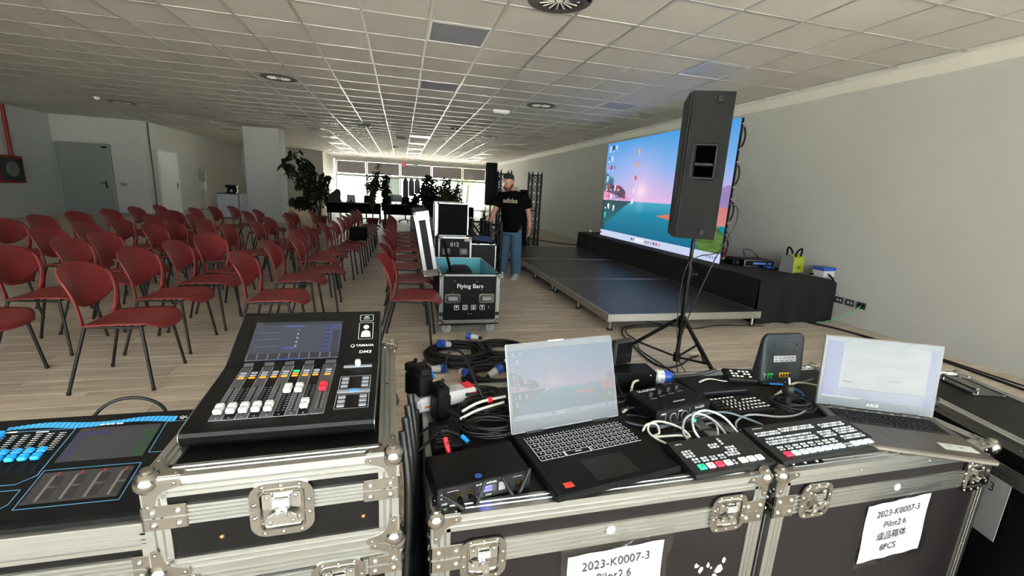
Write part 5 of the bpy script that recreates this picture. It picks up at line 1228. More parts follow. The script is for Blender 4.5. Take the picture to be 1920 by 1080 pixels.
tag(MB().cyl((.100,.952,.832),(.108,.932,.803),.006,n=10).build('red_sleeve', redk), 'red heat shrink sleeve on a cable end', 'sleeve')
tag(MB().cyl((.148,1.0,.803),(.163,.985,.793),.006,n=10).build('blue_sleeve', bluef), 'blue heat shrink sleeve on a cable end', 'sleeve')
tag(MB().cyl((.245,1.155,.816),(.256,1.158,.817),.009,n=10).build('red_tape_band', redk), 'red tape band around cables left of the laptop', 'tape')
coil('cable_coil', 'black cable coiled left of the laptop hinge, nearest coil', (.235,1.06,.772), .085, 8, .004, seed=3, sq=.55)
coil('cable_coil', 'black cable coiled left of the laptop hinge, upper coil', (.24,1.17,.772), .08, 9, .004, seed=4, sq=.6)
coil('cable_coil', 'dark tangle of cable behind the laptop left edge', (.22,1.26,.772), .08, 6, .004, seed=6, sq=.5)
cable('white_cable', 'cream cables coiled between the laptop and small switcher', [(.66,.985,.778),(.68,.998,.79),(.705,.99,.792),(.70,.965,.78),(.675,.955,.778),(.70,.94,.785),(.74,.93,.79),(.77,.925,.785),(.755,.95,.80),(.72,.99,.80),(.69,1.0,.79),(.672,.97,.78),(.69,.925,.776),(.72,.90,.776)], .0033, wcable)
cable('white_cable', 'cream network cable behind the laptop leading left', [(.66,1.10,.775),(.70,1.13,.78),(.735,1.19,.785),(.77,1.24,.80),(.80,1.26,.80)], .0045, wcable)
# industrial power connector on black power box behind
t = thing('power_distributor', 'black power distribution box behind the laptop', 'power unit', (.665,1.265,.7715), -.06); MB().rb(0,0,0,.205,.085,.058,.004).build('housing', blackp, t)
m = MB(); rivet(m, (.18,0,.045), Vector((0,-1,0)), .004); m.build('screw', chrome, t)
t = thing('industrial_plug', 'white and blue round industrial plug lying beside the black box', 'plug', (.872,1.285,.800), -.25)
MB().cyl((0,0,0),(.038,0,0),.0235,.0235,n=20).cyl((.012,0,0),(.02,0,0),.026,n=20).build('white_body', whitep, t); m = MB()
for k in range(8): a = k*PI/4; m.rb(.024,.0215*math.cos(a)-.003,.0215*math.sin(a)-.003,.036,.0215*math.cos(a)+.004,.0215*math.sin(a)+.004,.001)
m.build('grip_ribs', lgrey, t); MB().cyl((.038,0,0),(.060,0,0),.0245,.022,n=20).cyl((.060,0,0),(.072,0,0),.022,.012,n=20).build('blue_collar', blue, t)
cable('power_cable', 'thick grey cable leaving the blue industrial plug', [(.94,1.268,.800),(.99,1.265,.80),(1.05,1.25,.815),(1.10,1.24,.83)], .007, mt('grey_cable','3a3c3e',.5))
t = thing('small_monitor', 'small black square device standing behind the laptop', 'monitor', (.735,1.32,.829), .25); MB().rb(0,0,0,.085,.030,.092,.006).build('housing', mt('dark_device','1c1d20',.45), t); MB().box(.008,-.001,.008,.077,0,.084).build('screen_face', blackg, t)
cable('cable', 'black cable curving around the right side of the laptop lid', [(.66,1.28,.84),(.69,1.25,.845),(.70,1.22,.81),(.70,1.17,.785),(.685,1.12,.778)], .003)
# loops between the interface and switchers
for k, (pts, r, lb, mm) in enumerate((
 ([(.66,1.12,.776),(.70,1.10,.79),(.735,1.13,.80),(.72,1.18,.79),(.68,1.19,.778)], .0035, 'black cable loop beside the audio interface', cablem),
 ([(.655,1.16,.776),(.70,1.15,.785),(.76,1.165,.79),(.80,1.20,.785)], .004, 'black cable between laptop lid and audio interface', cablem),
 ([(.66,1.08,.776),(.69,1.06,.782),(.715,1.03,.785),(.70,1.0,.778),(.67,1.0,.776)], .003, 'thin black cable near the laptop hinge right end', cablem),
 ([(.63,1.05,.775),(.68,1.01,.778),(.76,.985,.79),(.85,.99,.81),(.93,.985,.815),(1.0,.95,.80),(1.03,.925,.79)], .0038, 'long grey blue cable arching in front of the audio interface', mt('bluegrey_cable','4a5660',.45)),
 ([(.76,.885,.78),(.745,.92,.80),(.77,.955,.825),(.82,.965,.83),(.86,.945,.815),(.875,.905,.79)], .0034, 'grey cable looping over the small switcher rear, left loop', grey),
 ([(.79,.885,.78),(.775,.92,.81),(.80,.96,.83),(.85,.97,.835),(.895,.95,.82),(.915,.905,.79)], .0034, 'pale grey cable looping over the small switcher rear, right loop', lgrey),
 ([(.83,.885,.78),(.86,.93,.80),(.87,.96,.80),(.865,.98,.785)], .003, 'short pale cable behind the small switcher', lgrey),
 ([(.72,.93,.776),(.75,.965,.79),(.81,.98,.80),(.88,.975,.80),(.93,.94,.79)], .003, 'black cable along the back of the small switcher', cablem),
 ([(.70,.96,.776),(.78,.95,.785),(.86,.95,.785),(.92,.92,.78)], .003, 'second black cable along the back of the small switcher', cablem),
 ([(.93,.93,.78),(.96,.97,.79),(1.02,.985,.80),(1.12,.975,.79),(1.20,.985,.785),(1.28,1.02,.78)], .0034, 'thin grey cable in front of the control pad', grey),
 ([(.89,.90,.785),(.93,.93,.79),(.965,.90,.785),(.99,.93,.785)], .004, 'black thick cable between the two switchers', cablem),
 ([(1.20,1.02,.775),(1.27,1.0,.78),(1.33,1.03,.78),(1.36,1.07,.78)], .0035, 'black cable on the case beside the silver laptop', cablem),
 ([(1.27,1.17,.80),(1.33,1.16,.795),(1.36,1.12,.785),(1.33,1.085,.78),(1.28,1.09,.78)], .0042, 'blue network cable plugged into the router', mt('blue_cable','1f6db4',.4)),
 ([(1.25,1.12,.778),(1.30,1.135,.79),(1.37,1.16,.80),(1.44,1.17,.79),(1.50,1.15,.78)], .0045, 'cream cable behind the silver laptop', wcable),
 ([(1.42,1.20,.775),(1.46,1.19,.79),(1.50,1.20,.79)], .003, 'thin grey cable leaving the router right side', grey))):
    cable('cable', lb, pts, r, mm)
coil('cable_coil', 'black cable coiled around the upright adapter', (1.25,1.055,.772), .070, 5, .0032, seed=8, sq=.75)
m = MB(); m.box(.803,.962,.806,.813,.969,.814,0); tag(m.build('green_label_tag', greenk), 'tiny green tag on a cable behind the small switcher', 'tag')

# black cables added so the gap between the mixer and middle cases looks dark
rr = random.Random(17)
for k in range(9):
    x = .000+.0062*k; y = .80+.055*k; z1 = .93 if k < 4 else .80
    cable('gap_fill_cable', 'black cable hanging in the gap between the cases, %s from the front' % ['first','second','third','fourth','fifth','sixth','seventh','eighth','ninth'][k],
      [(x,y+.03,z1),(x+.012,y,z1-.12),(x+.006,y+.02*math.sin(k),.55),(x+.02,y-.02,.3),(x+.004,y+.03,.06),(x+.012,y+.08,.012)], .009, cablem, 5, 'cables hanging between the cases')
# ---------------------------------------------------------------- floor coils
FC = [((.47,3.50,.0),.30,16,.012,1,'large black power cable coil on the floor near the wheeled case'),((.82,3.55,0),.24,10,.011,2,'black cable coil on the floor, right of the large coil'),((.68,3.00,0),.26,16,.011,5,'black cable coil on the floor just behind the open laptop')]
for c, R_, n, r, sd, lb in FC: coil('floor_cable_coil', lb, c, R_, n, r, seed=sd, sq=.85, zj=.03)
def ceeplug(x, y, z, a, lb, up=.3):
    t = thing('industrial_plug', lb, 'plug', (x,y,z), a); d = Vector((math.cos(up),0,math.sin(up))); 
    MB().cyl((0,0,0),d*.07,.024,.03,n=14).build('white_body', whitep, t); MB().cyl(d*.07,d*.12,.034,.034,n=14).build('blue_collar', blue, t); MB().cyl((0,0,0),-d*.03,.014,n=10).build('cable_gland', rubber, t)
ceeplug(.40,3.58,.10,-2.6,'blue and white plug lying on top of the large floor coil'); ceeplug(.22,3.22,.035,.1,'blue and white plug on the floor left of the large coil',0)
ceeplug(.70,3.85,.06,2.8,'white plug at the far edge of the right floor coil',.1); ceeplug(.44,3.10,.06,-1.3,'blue plug between the coils, upper of two',.2)
ceeplug(.42,2.72,.05,-.2,'blue plug on the floor, nearest to the power strip',.1); ceeplug(.62,2.92,.09,.3,'blue plug resting inside the nearest floor coil',.5); ceeplug(.80,3.18,.08,.2,'blue and white plug at the right of the nearest floor coil',.3)
# ---------------------------------------------------------------- open wheeled case with text
F = thing('wheeled_flight_case', 'open black wheeled flight case lettered in white with cyan lining', 'flight case', (.355,4.12,0))
W, D, Z0, Z1 = .585, 1.02, .125, .615
m = MB().box(0,0,Z0,W,.012,Z1).box(0,D-.012,Z0,W,D,Z1).box(0,.012,Z0,.012,D-.012,Z1).box(W-.012,.012,Z0,W,D-.012,Z1).box(.012,.012,Z0,W-.012,D-.012,Z0+.012); m.build('body_panel', lam, F)
m = MB().box(.012,.012,Z0+.012,W-.012,.022,Z1+.002).box(.012,D-.022,Z0+.012,W-.012,D-.012,Z1+.002).box(.012,.022,Z0+.012,.022,D-.022,Z1+.002).box(W-.022,.022,Z0+.012,W-.012,D-.022,Z1+.002).box(.022,.022,Z0+.012,W-.022,D-.022,Z0+.02); m.build('cyan_lining', cyan, F)
X, Y, Z = Vector((1,0,0)), Vector((0,1,0)), Vector((0,0,1))
for C, u, w_, L in (((0,0,Z0+.02),X,Y,Z*(Z1-Z0-.02)),((W,0,Z0+.02),-X,Y,Z*(Z1-Z0-.02)),((0,D,Z0+.02),X,-Y,Z*(Z1-Z0-.02)),((W,D,Z0+.02),-X,-Y,Z*(Z1-Z0-.02)),((0,0,Z0),Y,Z,X*W),((0,0,Z0),X,Z,Y*D),((W,0,Z0),-X,Z,Y*D)):
    m = MB(); rail(m, C, u, w_, L, .032); m.build('corner_rail', alu, F)
m = MB(); m.box(-.003,-.003,Z1-.018,W+.003,.0,Z1+.008).box(-.003,-.003,Z1,W+.003,.012,Z1+.008).box(-.003,0,Z1-.018,0,D,Z1+.008).box(W,0,Z1-.018,W+.003,D,Z1+.008).box(W-.012,.012,Z1+.002,W+.003,D,Z1+.008).box(0,D-.012,Z1+.002,W,D+.003,Z1+.008).box(0,.012,Z1+.002,.012,D,Z1+.008); m.build('rim_rail', alu, F)
for cx in (0,1):
    for cz in (0,1):
        m = MB(); corner(m, (cx*W,0,Z0 if cz == 0 else Z1), (1-2*cx,1,1-2*cz), .016, .045); m.build('ball_corner', zinc, F)
m = MB().box(-.004,-.006,.20,W+.004,-.003,.235); m.build('lower_band', blackp, F)
for x in (.02,.28,.31,.56): m = MB(); rivet(m, (x,-.006,.217), Vector((0,-1,0)), .006); m.build('rivet', chrome, F)
text('lettering', 'Flying Bars', .058, ink, F, (W/2,-.003,.497), (PI/2,0,0), .001, sx=1.05, offset=.0004)
for x in (.125,.46):
    o = MB(); P_ = rrect(.155,.095,.02,4,x,.375); o.prism(P_, XZ, 0, .004)
    for a in (-.068,.068):
        for b in (-.036,.036): rivet(o, (x+a,-.004,.375+b), Vector((0,-1,0)), .005)
    for a in (-.025,.025):
        for b in (-.041,.041): rivet(o, (x+a,-.004,.375+b), Vector((0,-1,0)), .005)
    o = o.build('handle_dish', zinc, F); q = MB(); q.prism(rrect(.12,.062,.008,3,x,.375), XZ, .004, .0055); q.build('dish_recess', mt('recess_grey','55565a',.3,1), o)
    g = MB(); g.rb(x-.048,-.03,.355,x+.048,-.012,.385,.008).cyl((x-.05,-.02,.392),(x+.05,-.02,.392),.006,n=8); g.build('grip', grey, o)
m = MB()
for k, x in enumerate((.163,.248,.332,.418)):
    A_ = rrect(.048,.048,.006,3,x,.283); B_ = rrect(.041,.041,.004,3,x,.283); n = len(A_)
    m.add([XZ(a,b,.0012) for a,b in A_]+[XZ(a,b,.0012) for a,b in B_], [(q,(q+1)%n,n+(q+1)%n,n+q) for q in range(n)])
    if k == 0: m.prism([(x-.014,.285),(x-.008,.296),(x,.300),(x+.008,.296),(x+.014,.285)], XZ, 0, .0012).prism([(x-.001,.268),(x+.001,.268),(x+.001,.286),(x-.001,.286)], XZ, 0, .0012)
    if k == 1: m.prism([(x-.010,.272),(x-.006,.272),(x-.006,.292),(x-.003,.292),(x-.008,.299),(x-.013,.292),(x-.010,.292)], XZ, 0, .0012).prism([(x+.006,.272),(x+.010,.272),(x+.010,.292),(x+.013,.292),(x+.008,.299),(x+.003,.292),(x+.006,.292)], XZ, 0, .0012).box(x-.013,-.0012,.267,x+.013,0,.270)
    if k == 2: m.box(x-.012,-.0012,.270,x+.012,0,.273).prism(rrect(.018,.010,.002,2,x,.280), XZ, 0, .0012).prism(rrect(.012,.010,.002,2,x,.293), XZ, 0, .0012)
    if k == 3: m.prism([(x-.010,.298),(x+.010,.298),(x+.008,.286),(x+.001,.281),(x+.001,.272),(x+.007,.269),(x-.007,.269),(x-.001,.272),(x-.001,.281),(x-.008,.286)], XZ, 0, .0012)
m.box(.486,-.001,.27,.489,0,.295); m.build('handling_icons', ink, F)
m = MB(); rr = random.Random(1)
for k in range(5): x, z = rr.uniform(.08,.5), rr.uniform(.42,.57); m.box(x,-.0012,z,x+.006,0,z+.006)
m.build('paint_fleck', ink, F)
MB().box(.0,.0,.105,W,D,.125).build('base_plate', darkmetal, F)
for x in (.07,W-.07):
    for y in (.09, D-.09):
        m = MB().box(x-.04,y-.04,.098,x+.04,y+.04,.105).box(x-.012,y-.024,.040,x+.020,y-.020,.098).box(x-.012,y+.020,.040,x+.020,y+.024,.098)
        c = m.build('caster_fork', zinc, F); q = MB(); q.cyl((x+.01,y-.017,.047),(x+.01,y+.017,.047),.046,n=20).cyl((x+.01,y-.027,.047),(x+.01,y+.027,.047),.012,n=12); q.build('wheel', grey, c)
# lid, hinged open on the left
Ld = link('open_lid', None, F, (0,0,Z1), (0,-.17,0)); 
m = MB().box(-.15,0,0,-.02,.012,.60).box(-.15,D-.012,0,-.02,D,.60).box(-.15,.012,0,-.14,D-.012,.60).box(-.14,.012,0,-.02,D-.012,.012).box(-.14,.012,.588,-.02,D-.012,.60); Ld2 = m.build('lid_panel', lam, Ld)
for xx in (-.152,-.055):
    m = MB(); m.box(xx,-.003,0,xx+.034,0,.60).box(xx-.0,-.0035,0,xx+.003,-.003,.6).box(xx+.015,-.0035,0,xx+.019,-.003,.6).box(xx+.031,-.0035,0,xx+.034,-.003,.6); m.build('lid_rail', alu, Ld)
for zz in (0,.60):
    for xx in (-.15,): m = MB(); corner(m, (xx,0,zz), (1,1,1 if zz == 0 else -1), .018, .05); m.build('ball_corner', zinc, Ld)
MB().box(-.153,-.004,-.006,-.015,.03,.0).box(-.155,-.0055,0,-.016,-.003,.06).build('lid_end_plate', zinc, Ld); MB().box(-.153,-.004,.60,-.015,.035,.606).box(-.155,-.0055,.53,-.016,-.003,.60).build('lid_end_plate', zinc, Ld)
m = MB().box(-.022,.0,.0,-.016,D,.022).box(-.022,0,.578,-.016,D,.60); m.build('lid_rim', alu, Ld)
tag(MB().tube([(.40,4.3,.92),(.44,4.28,.74),(.50,4.35,.52)],.014,6).build('lid_strap', blackm), 'black lid stay strap running into the open wheeled case', 'strap')
m = MB(); m.sheet(lambda u,v: (.62+.16*math.cos(2*PI*u)*math.cos(v*PI/2)**.6, 4.72+.22*math.sin(2*PI*u)*math.cos(v*PI/2)**.6, .40+.20*math.sin(v*PI/2)+.02*math.sin(u*19)*math.cos(v*PI/2)), 20, 8)
m.box(.50,4.5,.15,.74,4.95,.42)
tag(m.build('black_soft_bag', mt('bag_cloth','101012',.85,bump=.2)), 'black soft bag lying inside the open wheeled case', 'bag')

# ---------------------------------------------------------------- cases and rack behind it
B = flight_case('black flight case numbered 012 behind the open wheeled case', (.455,5.6,0), 0, .42, .62, .812, None, (), lam, .018)
text('lettering', '012', .075, ink, B, (.205,-.003,.715), (PI/2,0,0), .001)
MB().box(.33,-.006,.76,.40,-.003,.80).build('tape_patch', mt('tape_beige','b8aa94',.7), B)
for x in (.10,.32):
    o = MB(); o.prism(rrect(.10,.08,.012,3,x,.625), XZ, 0, .005); o = o.build('handle_dish', zinc, B); MB().rb(x-.03,-.025,.61,x+.03,-.01,.635,.006).build('grip', grey, o)
K2 = flight_case('tall black equipment rack standing on the case numbered 012', (.445,5.72,.8145), .03, .40, .48, .42, None, (), blackm, .010, balls=False)
MB().box(-.032,-.006,0,-.006,.03,.42).build('open_door_rail', alu, K2)
C4 = flight_case('low black flight case under the crumpled blue jeans', (.90,5.85,0), 0, .36, .45, .70, None, (), lam, .010, balls=False)
m = MB(); m.sheet(lambda u,v: (.56+.62*u, 5.66+.30*v+.03*math.sin(u*9), .80+.03*math.sin(u*7+v*3)*(1-abs(2*v-1))+.02*math.sin(v*PI)-.09*max(0,u-.5)), 24, 12, .012)
tag(m.build('blue_jacket', mt('navy_cloth','2a3c66',.9,bump=.2)), 'crumpled navy blue jacket lying across the cases', 'jacket')
m = MB(); m.sheet(lambda u,v: (.88+.36*u, 5.80+.3*v, .74+.16*math.sin(PI*v)*(1-u)+.03*math.sin(u*13)), 18, 10, .012)
tag(m.build('black_jacket', mt('black_cloth2','0d0e12',.9,bump=.2)), 'black jacket heaped on the low case right of the rack', 'jacket')

# ---------------------------------------------------------------- person
def remesh(o, vs, it=4):
    r = o.modifiers.new('fuse', 'REMESH'); r.mode = 'VOXEL'; r.voxel_size = vs; r.use_smooth_shade = True
    s = o.modifiers.new('smooth', 'SMOOTH'); s.factor = .5; s.iterations = it; return o
def loft(m, secs, n=24, mat=0):     # secs: (cx,cy,cz,rx,ry)
    vs = []; fs = []
    for cx, cy, cz, rx, ry in secs: vs += [(cx+rx*math.cos(2*PI*i/n), cy+ry*math.sin(2*PI*i/n), cz) for i in range(n)]
    for j in range(len(secs)-1): fs += [(j*n+i, j*n+(i+1)%n, (j+1)*n+(i+1)%n, (j+1)*n+i) for i in range(n)]
    m.add(vs, fs, mat, True); m.add(vs[:n], [tuple(range(n-1,-1,-1))], mat, True); m.add(vs[-n:], [tuple(range(n))], mat, True)
PX = thing('person', 'bearded person in a black t-shirt and blue jeans reaching down to a truss', 'person', (1.775,7.10,0), -.36)
skin = mt('skin', 'b07f6c', .55, var=.06, scale=12)
b = MB()
loft(b, [(0,.01,.80,.13,.09),(0,0,.95,.15,.10),(0,0,1.15,.165,.11),(0,-.01,1.30,.18,.11),(0,0,1.39,.12,.08),(-.01,-.01,1.44,.062,.062)])
b.tube([(-.005,.0,1.40),(-.03,-.03,1.47),(-.055,-.055,1.53)], [.064,.058,.056], 14)
RA = [(-.17,.0,1.37),(-.24,-.01,1.24),(-.285,-.03,1.11),(-.315,-.09,1.0),(-.345,-.17,.89)]
LA = [(.17,.0,1.37),(.235,.0,1.24),(.275,.01,1.10),(.300,-.03,.98),(.315,-.075,.86)]
for Am in (RA, LA): b.tube(spl(Am, 4), [.058-.030*(k/16) for k in range(17)], 14)
def hand(b, w_, d, side, curl):
    w_ = Vector(w_); d = Vector(d).normalized(); s = Vector(side).normalized(); nrm = d.cross(s).normalized()
    T_ = Matrix((( s.x,d.x,nrm.x,w_.x),(s.y,d.y,nrm.y,w_.y),(s.z,d.z,nrm.z,w_.z),(0,0,0,1))); old = b.T; b.T = T_
    b.sph((0,.045,0), 1, 12, 8, 0, (.040,.055,.017))
    for k, (x, L) in enumerate(((-.030,.068),(-.010,.078),(.010,.074),(.029,.058))):
        P = [(x,.07,0)]; a = 0; p = Vector((x*1.05,.088,0))
        for q, f in enumerate((.45,.32,.23)):
            a += curl*(.5+.25*q); p = p+Vector((x*.06,math.cos(a),math.sin(a)))*L*f; P.append(tuple(p))
        b.tube(P, [.0105,.010,.009,.0075], 8)
    b.tube([(-.025,.02,.0),(-.048,.045,.012),(-.055,.07,.022),(-.05,.09,.03)], [.014,.013,.011,.009], 8); b.T = old
hand(b, RA[-1], (-.12,-.25,-.9), (.3,-.95,.2), .9); hand(b, LA[-1], (.03,-.12,-.98), (-.25,-.95,.1), .45)
for sx, fy in ((-1,.02),(1,-.05)): b.tube([(sx*.09,0,.88),(sx*.10,fy*.5,.5),(sx*.115,fy,.09)], [.085,.06,.045], 12)
# head, built in its own frame then tilted down and to his right
HM = Matrix.Translation((-.065,-.075,1.565)) @ Matrix.Rotation(-.35, 4, 'Z') @ Matrix.Rotation(.42, 4, 'X')
b.T = HM
b.sph((0,.012,.035), 1, 20, 14, 0, (.076,.094,.088)); b.sph((0,-.022,-.028), 1, 16, 12, 0, (.060,.070,.078)); b.sph((0,-.045,-.075), 1, 12, 8, 0, (.034,.034,.028))
b.tube([(0,-.088,.020),(0,-.104,-.004),(0,-.112,-.020)], [.010,.012,.016], 8); b.sph((-.014,-.098,-.024), .009, 8, 6); b.sph((.014,-.098,-.024), .009, 8, 6)
b.tube([(-.045,-.078,.030),(-.02,-.089,.034),(.02,-.089,.034),(.045,-.078,.030)], .009, 8)
b.tube([(-.024,-.090,-.046),(0,-.098,-.045),(.024,-.090,-.046)], .0065, 8); b.tube([(-.022,-.088,-.056),(0,-.095,-.058),(.022,-.088,-.056)], .007, 8)
for s in (-1,1): b.sph((s*.076,.012,-.006), 1, 10, 8, 0, (.010,.020,.032)); b.sph((s*.036,-.072,-.018), 1, 8, 6, 0, (.022,.018,.022))
b.T = None
remesh(b.build('body', skin, PX), .0065, 3)
m = MB(); m.T = HM
for s in (-1,1): m.sph((s*.031,-.080,.014), .0125, 12, 8)
m.build('eye', mt('eye_white','cfc6c0',.3), PX); m = MB(); m.T = HM
for s in (-1,1): m.sph((s*.031,-.0895,.013), .0055, 10, 6)
m.build('pupil', blackg, PX)
hm = mt('dark_hair','14100e',.8,bump=.5,bscale=120); m = MB(); m.T = HM
m.sph((0,.030,.058), 1, 20, 12, 0, (.082,.094,.078)); m.sph((0,-.02,.105), 1, 16, 8, 0, (.062,.058,.036)); m.sph((0,.085,.0), 1, 12, 8, 0, (.060,.030,.060))
rr = random.Random(4)
for k in range(60):
    a = rr.uniform(-PI,PI); q = rr.uniform(0,1)**.5; p = Vector((.070*q*math.sin(a), .01-.080*q*math.cos(a), .120-.030*q*q)); m.tube([p, p+Vector((rr.uniform(-.01,.012), -.012, .022)), p+Vector((rr.uniform(-.012,.02), -.022, .030))], [.013,.010,.005], 6)
remesh(m.build('hair', hm, PX), .008, 2)
bm_ = mt('ginger_beard','5a2f22',.85,bump=.5,bscale=150); m = MB(); m.T = HM
m.tube([(-.068,-.01,-.02),(-.064,-.045,-.058),(-.038,-.078,-.088),(0,-.092,-.098),(.038,-.078,-.088),(.064,-.045,-.058),(.068,-.01,-.02)], [.013,.020,.026,.028,.026,.020,.013], 10)
m.tube([(-.032,-.086,-.052),(-.022,-.097,-.036),(0,-.104,-.034),(.022,-.097,-.036),(.032,-.086,-.052)], .0065, 8)
remesh(m.build('beard', bm_, PX), .007, 2)
tsm = mt('black_tshirt','060607',.95,spec=.1,bump=.1,bscale=90); m = MB()
loft(m, [(0,-.005,.765,.172,.128),(0,-.005,.80,.170,.124),(.0,0,.95,.176,.122),(0,0,1.10,.188,.128),(0,-.005,1.25,.205,.132),(0,0,1.35,.205,.118),(-.005,0,1.405,.145,.095),(-.012,-.008,1.44,.082,.078)], 28)
for Am, s in ((RA,-1),(LA,1)):
    A0, A1, A2 = Vector(Am[0]), Vector(Am[1]), Vector(Am[2]); m.tube([A0-Vector((s*.03,0,.02)), A0+Vector((0,0,.005)), A1, A1.lerp(A2,.55)], [.085,.080,.080,.084], 16)
remesh(m.build('tshirt', tsm, PX), .008, 3)
o = text('shirt_lettering', 'adidas', .105, mt('shirt_print','b0a894',.7), PX, (-.02,-.1365,1.275), (PI/2-.04,0,.02), .002, sx=.92, offset=.001)
jm = mt('blue_jeans','3f5d74',.9,var=.15,scale=7,bump=.15,bscale=120); m = MB()
loft(m, [(0,0,.72,.155,.115),(0,0,.80,.165,.118),(0,0,.88,.160,.112)])
for sx, fy in ((-1,.03),(1,-.05)):
    m.tube([(sx*.085,0,.80),(sx*.095,fy*.3-.01,.62),(sx*.108,fy*.5-.02,.42),(sx*.118,fy*.9,.22),(sx*.124,fy,.10),(sx*.125,fy-.005,.055)], [.095,.097,.090,.086,.088,.092], 18)
remesh(m.build('jeans', jm, PX), .009, 3)
for sx, fy in ((-1,.03),(1,-.05)):
    m = MB(); m.T = Matrix.Translation((sx*.128, fy-.05, 0)) @ Matrix.Rotation(-sx*.12, 4, 'Z')
    P_ = [(-.15,.006),(-.155,.030),(-.13,.050),(-.07,.066),(-.02,.092),(.05,.100),(.085,.085),(.09,.02),(.08,.004)]
    for k, (s, w_) in enumerate(((1.0,.030),(.96,.040))): m.prism([(a*s, max(.012,b_*s)) for a, b_ in P_], lambda a,b_,hh:(hh,a,b_), -w_, w_)
    sh = remesh(m.build('shoe', mt('white_trainer','c9c4ba',.6), PX), .007, 4)
    m = MB(); m.T = Matrix.Translation((sx*.128, fy-.05, 0)) @ Matrix.Rotation(-sx*.12, 4, 'Z'); m.rb(-.043,-.158,0,.043,.092,.016,.006); m.build('sole', whitep, sh)

# ---------------------------------------------------------------- plants
def leaf_mesh(name, L, Wd, mat, droop=.25):
    m = MB(); n = 6; vs = []; 
    for k in range(n+1):
        t = k/n; wv = Wd*math.sin(PI*min(1, t*.97+.03))**.8*(1-.25*t); z = -droop*L*t*t; vs += [(L*t,-wv/2,z-.006), (L*t,0,z+.008*(1-t)), (L*t,wv/2,z-.006)]
    fs = [(3*k+q, 3*k+3+q, 3*k+4+q, 3*k+1+q) for k in range(n) for q in (0,1)]; m.add(vs, fs, 0, True); return m.mesh(name, mat)
def pot(t, r, hh):
    MB().lathe([(r*.72,0),(r,hh*.86),(r*1.08,hh*.86),(r*1.08,hh),(r*.95,hh),(r*.93,hh*.9)], n=20).build('pot', terra, t); MB().cyl((0,0,hh*.85),(0,0,hh*.9),r*.92,n=16).build('soil', soil, t)
PL = thing('potted_plant', 'tall leaning rubber plant with big dark leaves in a terracotta pot', 'plant', (-2.50,15.0,0)); pot(PL, .20, .36)
stems = [[(0,0,.3),(-.12,0,.8),(-.30,.05,1.3),(-.55,0,1.8),(-.62,0,2.28)],[(0,0,.3),(-.05,.1,.9),(-.25,.1,1.5),(-.35,.1,2.05)],[(0,0,.3),(.05,-.05,.9),(.1,0,1.3),(.22,0,1.62)],[(0,0,.3),(-.2,-.1,.6),(-.45,-.1,.85),(-.72,-.1,.80)],[(0,0,.3),(-.3,0,1.1),(-.7,.0,1.6),(-1.0,0,2.0)]]
for s in stems: MB().tube(spl(s,5), [.022-.012*k/(len(s)*5-4) for k in range((len(s)-1)*5+1)], 6).build('stem', bark, PL)
lm = leaf_mesh('leaf', .27, .13, leafd, .3); rr = random.Random(11); cnt = 0
for s in stems:
    S = spl(s, 10)
    for q0 in range(58):
        p = S[int(10+(len(S)-11)*rr.random()**.8)]
        for q in range(1):
            o = link('leaf', lm, PL, tuple(p+Vector((rr.uniform(-.16,.16), rr.uniform(-.16,.16), rr.uniform(-.12,.12)))), (rr.uniform(-.5,.5), rr.uniform(-.1,1.0), rr.uniform(0,2*PI))); k = rr.uniform(.8,1.3); o.scale = (k,k,k); cnt += 1
            if cnt > 285: break
        if cnt > 285: break
def bush(label, loc, hh, pr, ph, leafs, L, Wd, mat, stemsN, spread, seed, base=None, droop=.3, zmin=.25):
    t = thing('potted_plant', label, 'plant', loc); rr = random.Random(seed); m = MB(); st = MB()
    if pr: pot(t, pr, ph)
    for k in range(stemsN):
        a = rr.uniform(0,2*PI); e = Vector((spread*math.cos(a)*rr.uniform(.2,1), spread*math.sin(a)*rr.uniform(.2,1), hh*rr.uniform(.65,1))); c = Vector((e.x*.3, e.y*.3, ph+(hh-ph)*.5)); S = spl([(0,0,ph*.8), c, e], 8)
        st.tube(S, [.012-.008*i/(len(S)-1) for i in range(len(S))], 5)
        for _ in range(leafs):
            p = S[min(len(S)-1, int(len(S)*(zmin+(1-zmin)*rr.random())))]; d = Vector((rr.uniform(-1,1), rr.uniform(-1,1), rr.uniform(-.6,.5))).normalized(); q = d.cross(Vector((0,0,1))).normalized()*Wd/2; p = p+Vector((rr.uniform(-.05,.05),rr.uniform(-.05,.05),rr.uniform(-.05,.05)))
            k_ = rr.uniform(.7,1.2); d = d*L*k_; m.add([p, p+d*.45+q, p+d+Vector((0,0,-droop*L)), p+d*.45-q], [(0,1,2,3)], 0, True)
    st.build('stem', bark, t); o = m.build('foliage', mat, t); o['kind'] = 'stuff'; return t
bush('tall light green ficus in a brown pot in front of the desks', (-.95,15.6,0), 2.1, .19, .30, 60, .17, .07, leafl, 11, .28, 21, zmin=.3)
bush('dark thin plant just right of the light green ficus', (-.50,15.3,0), 1.78, .15, .26, 60, .17, .09, leafd, 8, .20, 22, zmin=.25)
bush('dense dark bushy plant left of the equipment rack', (.74,13,0), 1.72, .20, .32, 95, .19, .12, leafd, 14, .30, 23, zmin=.2)
bush('mid green feathery plant above the equipment rack', (1.24,12,0), 1.66, .20, .34, 85, .18, .07, leafl, 14, .34, 24, zmin=.4)
bush('low dark plant by the counter under the coats', (.42,15.9,0), 1.2, .15, .26, 60, .17, .10, leafd, 8, .22, 26, zmin=.3)
PM = thing('potted_palm', 'palm with narrow arching fronds behind the far loudspeaker', 'plant', (1.72,9.3,0)); pot(PM, .16, .3); MB().tube([(0,0,.25),(0,.02,.9)],.03,8).build('stem', bark, PM)
rr = random.Random(5)
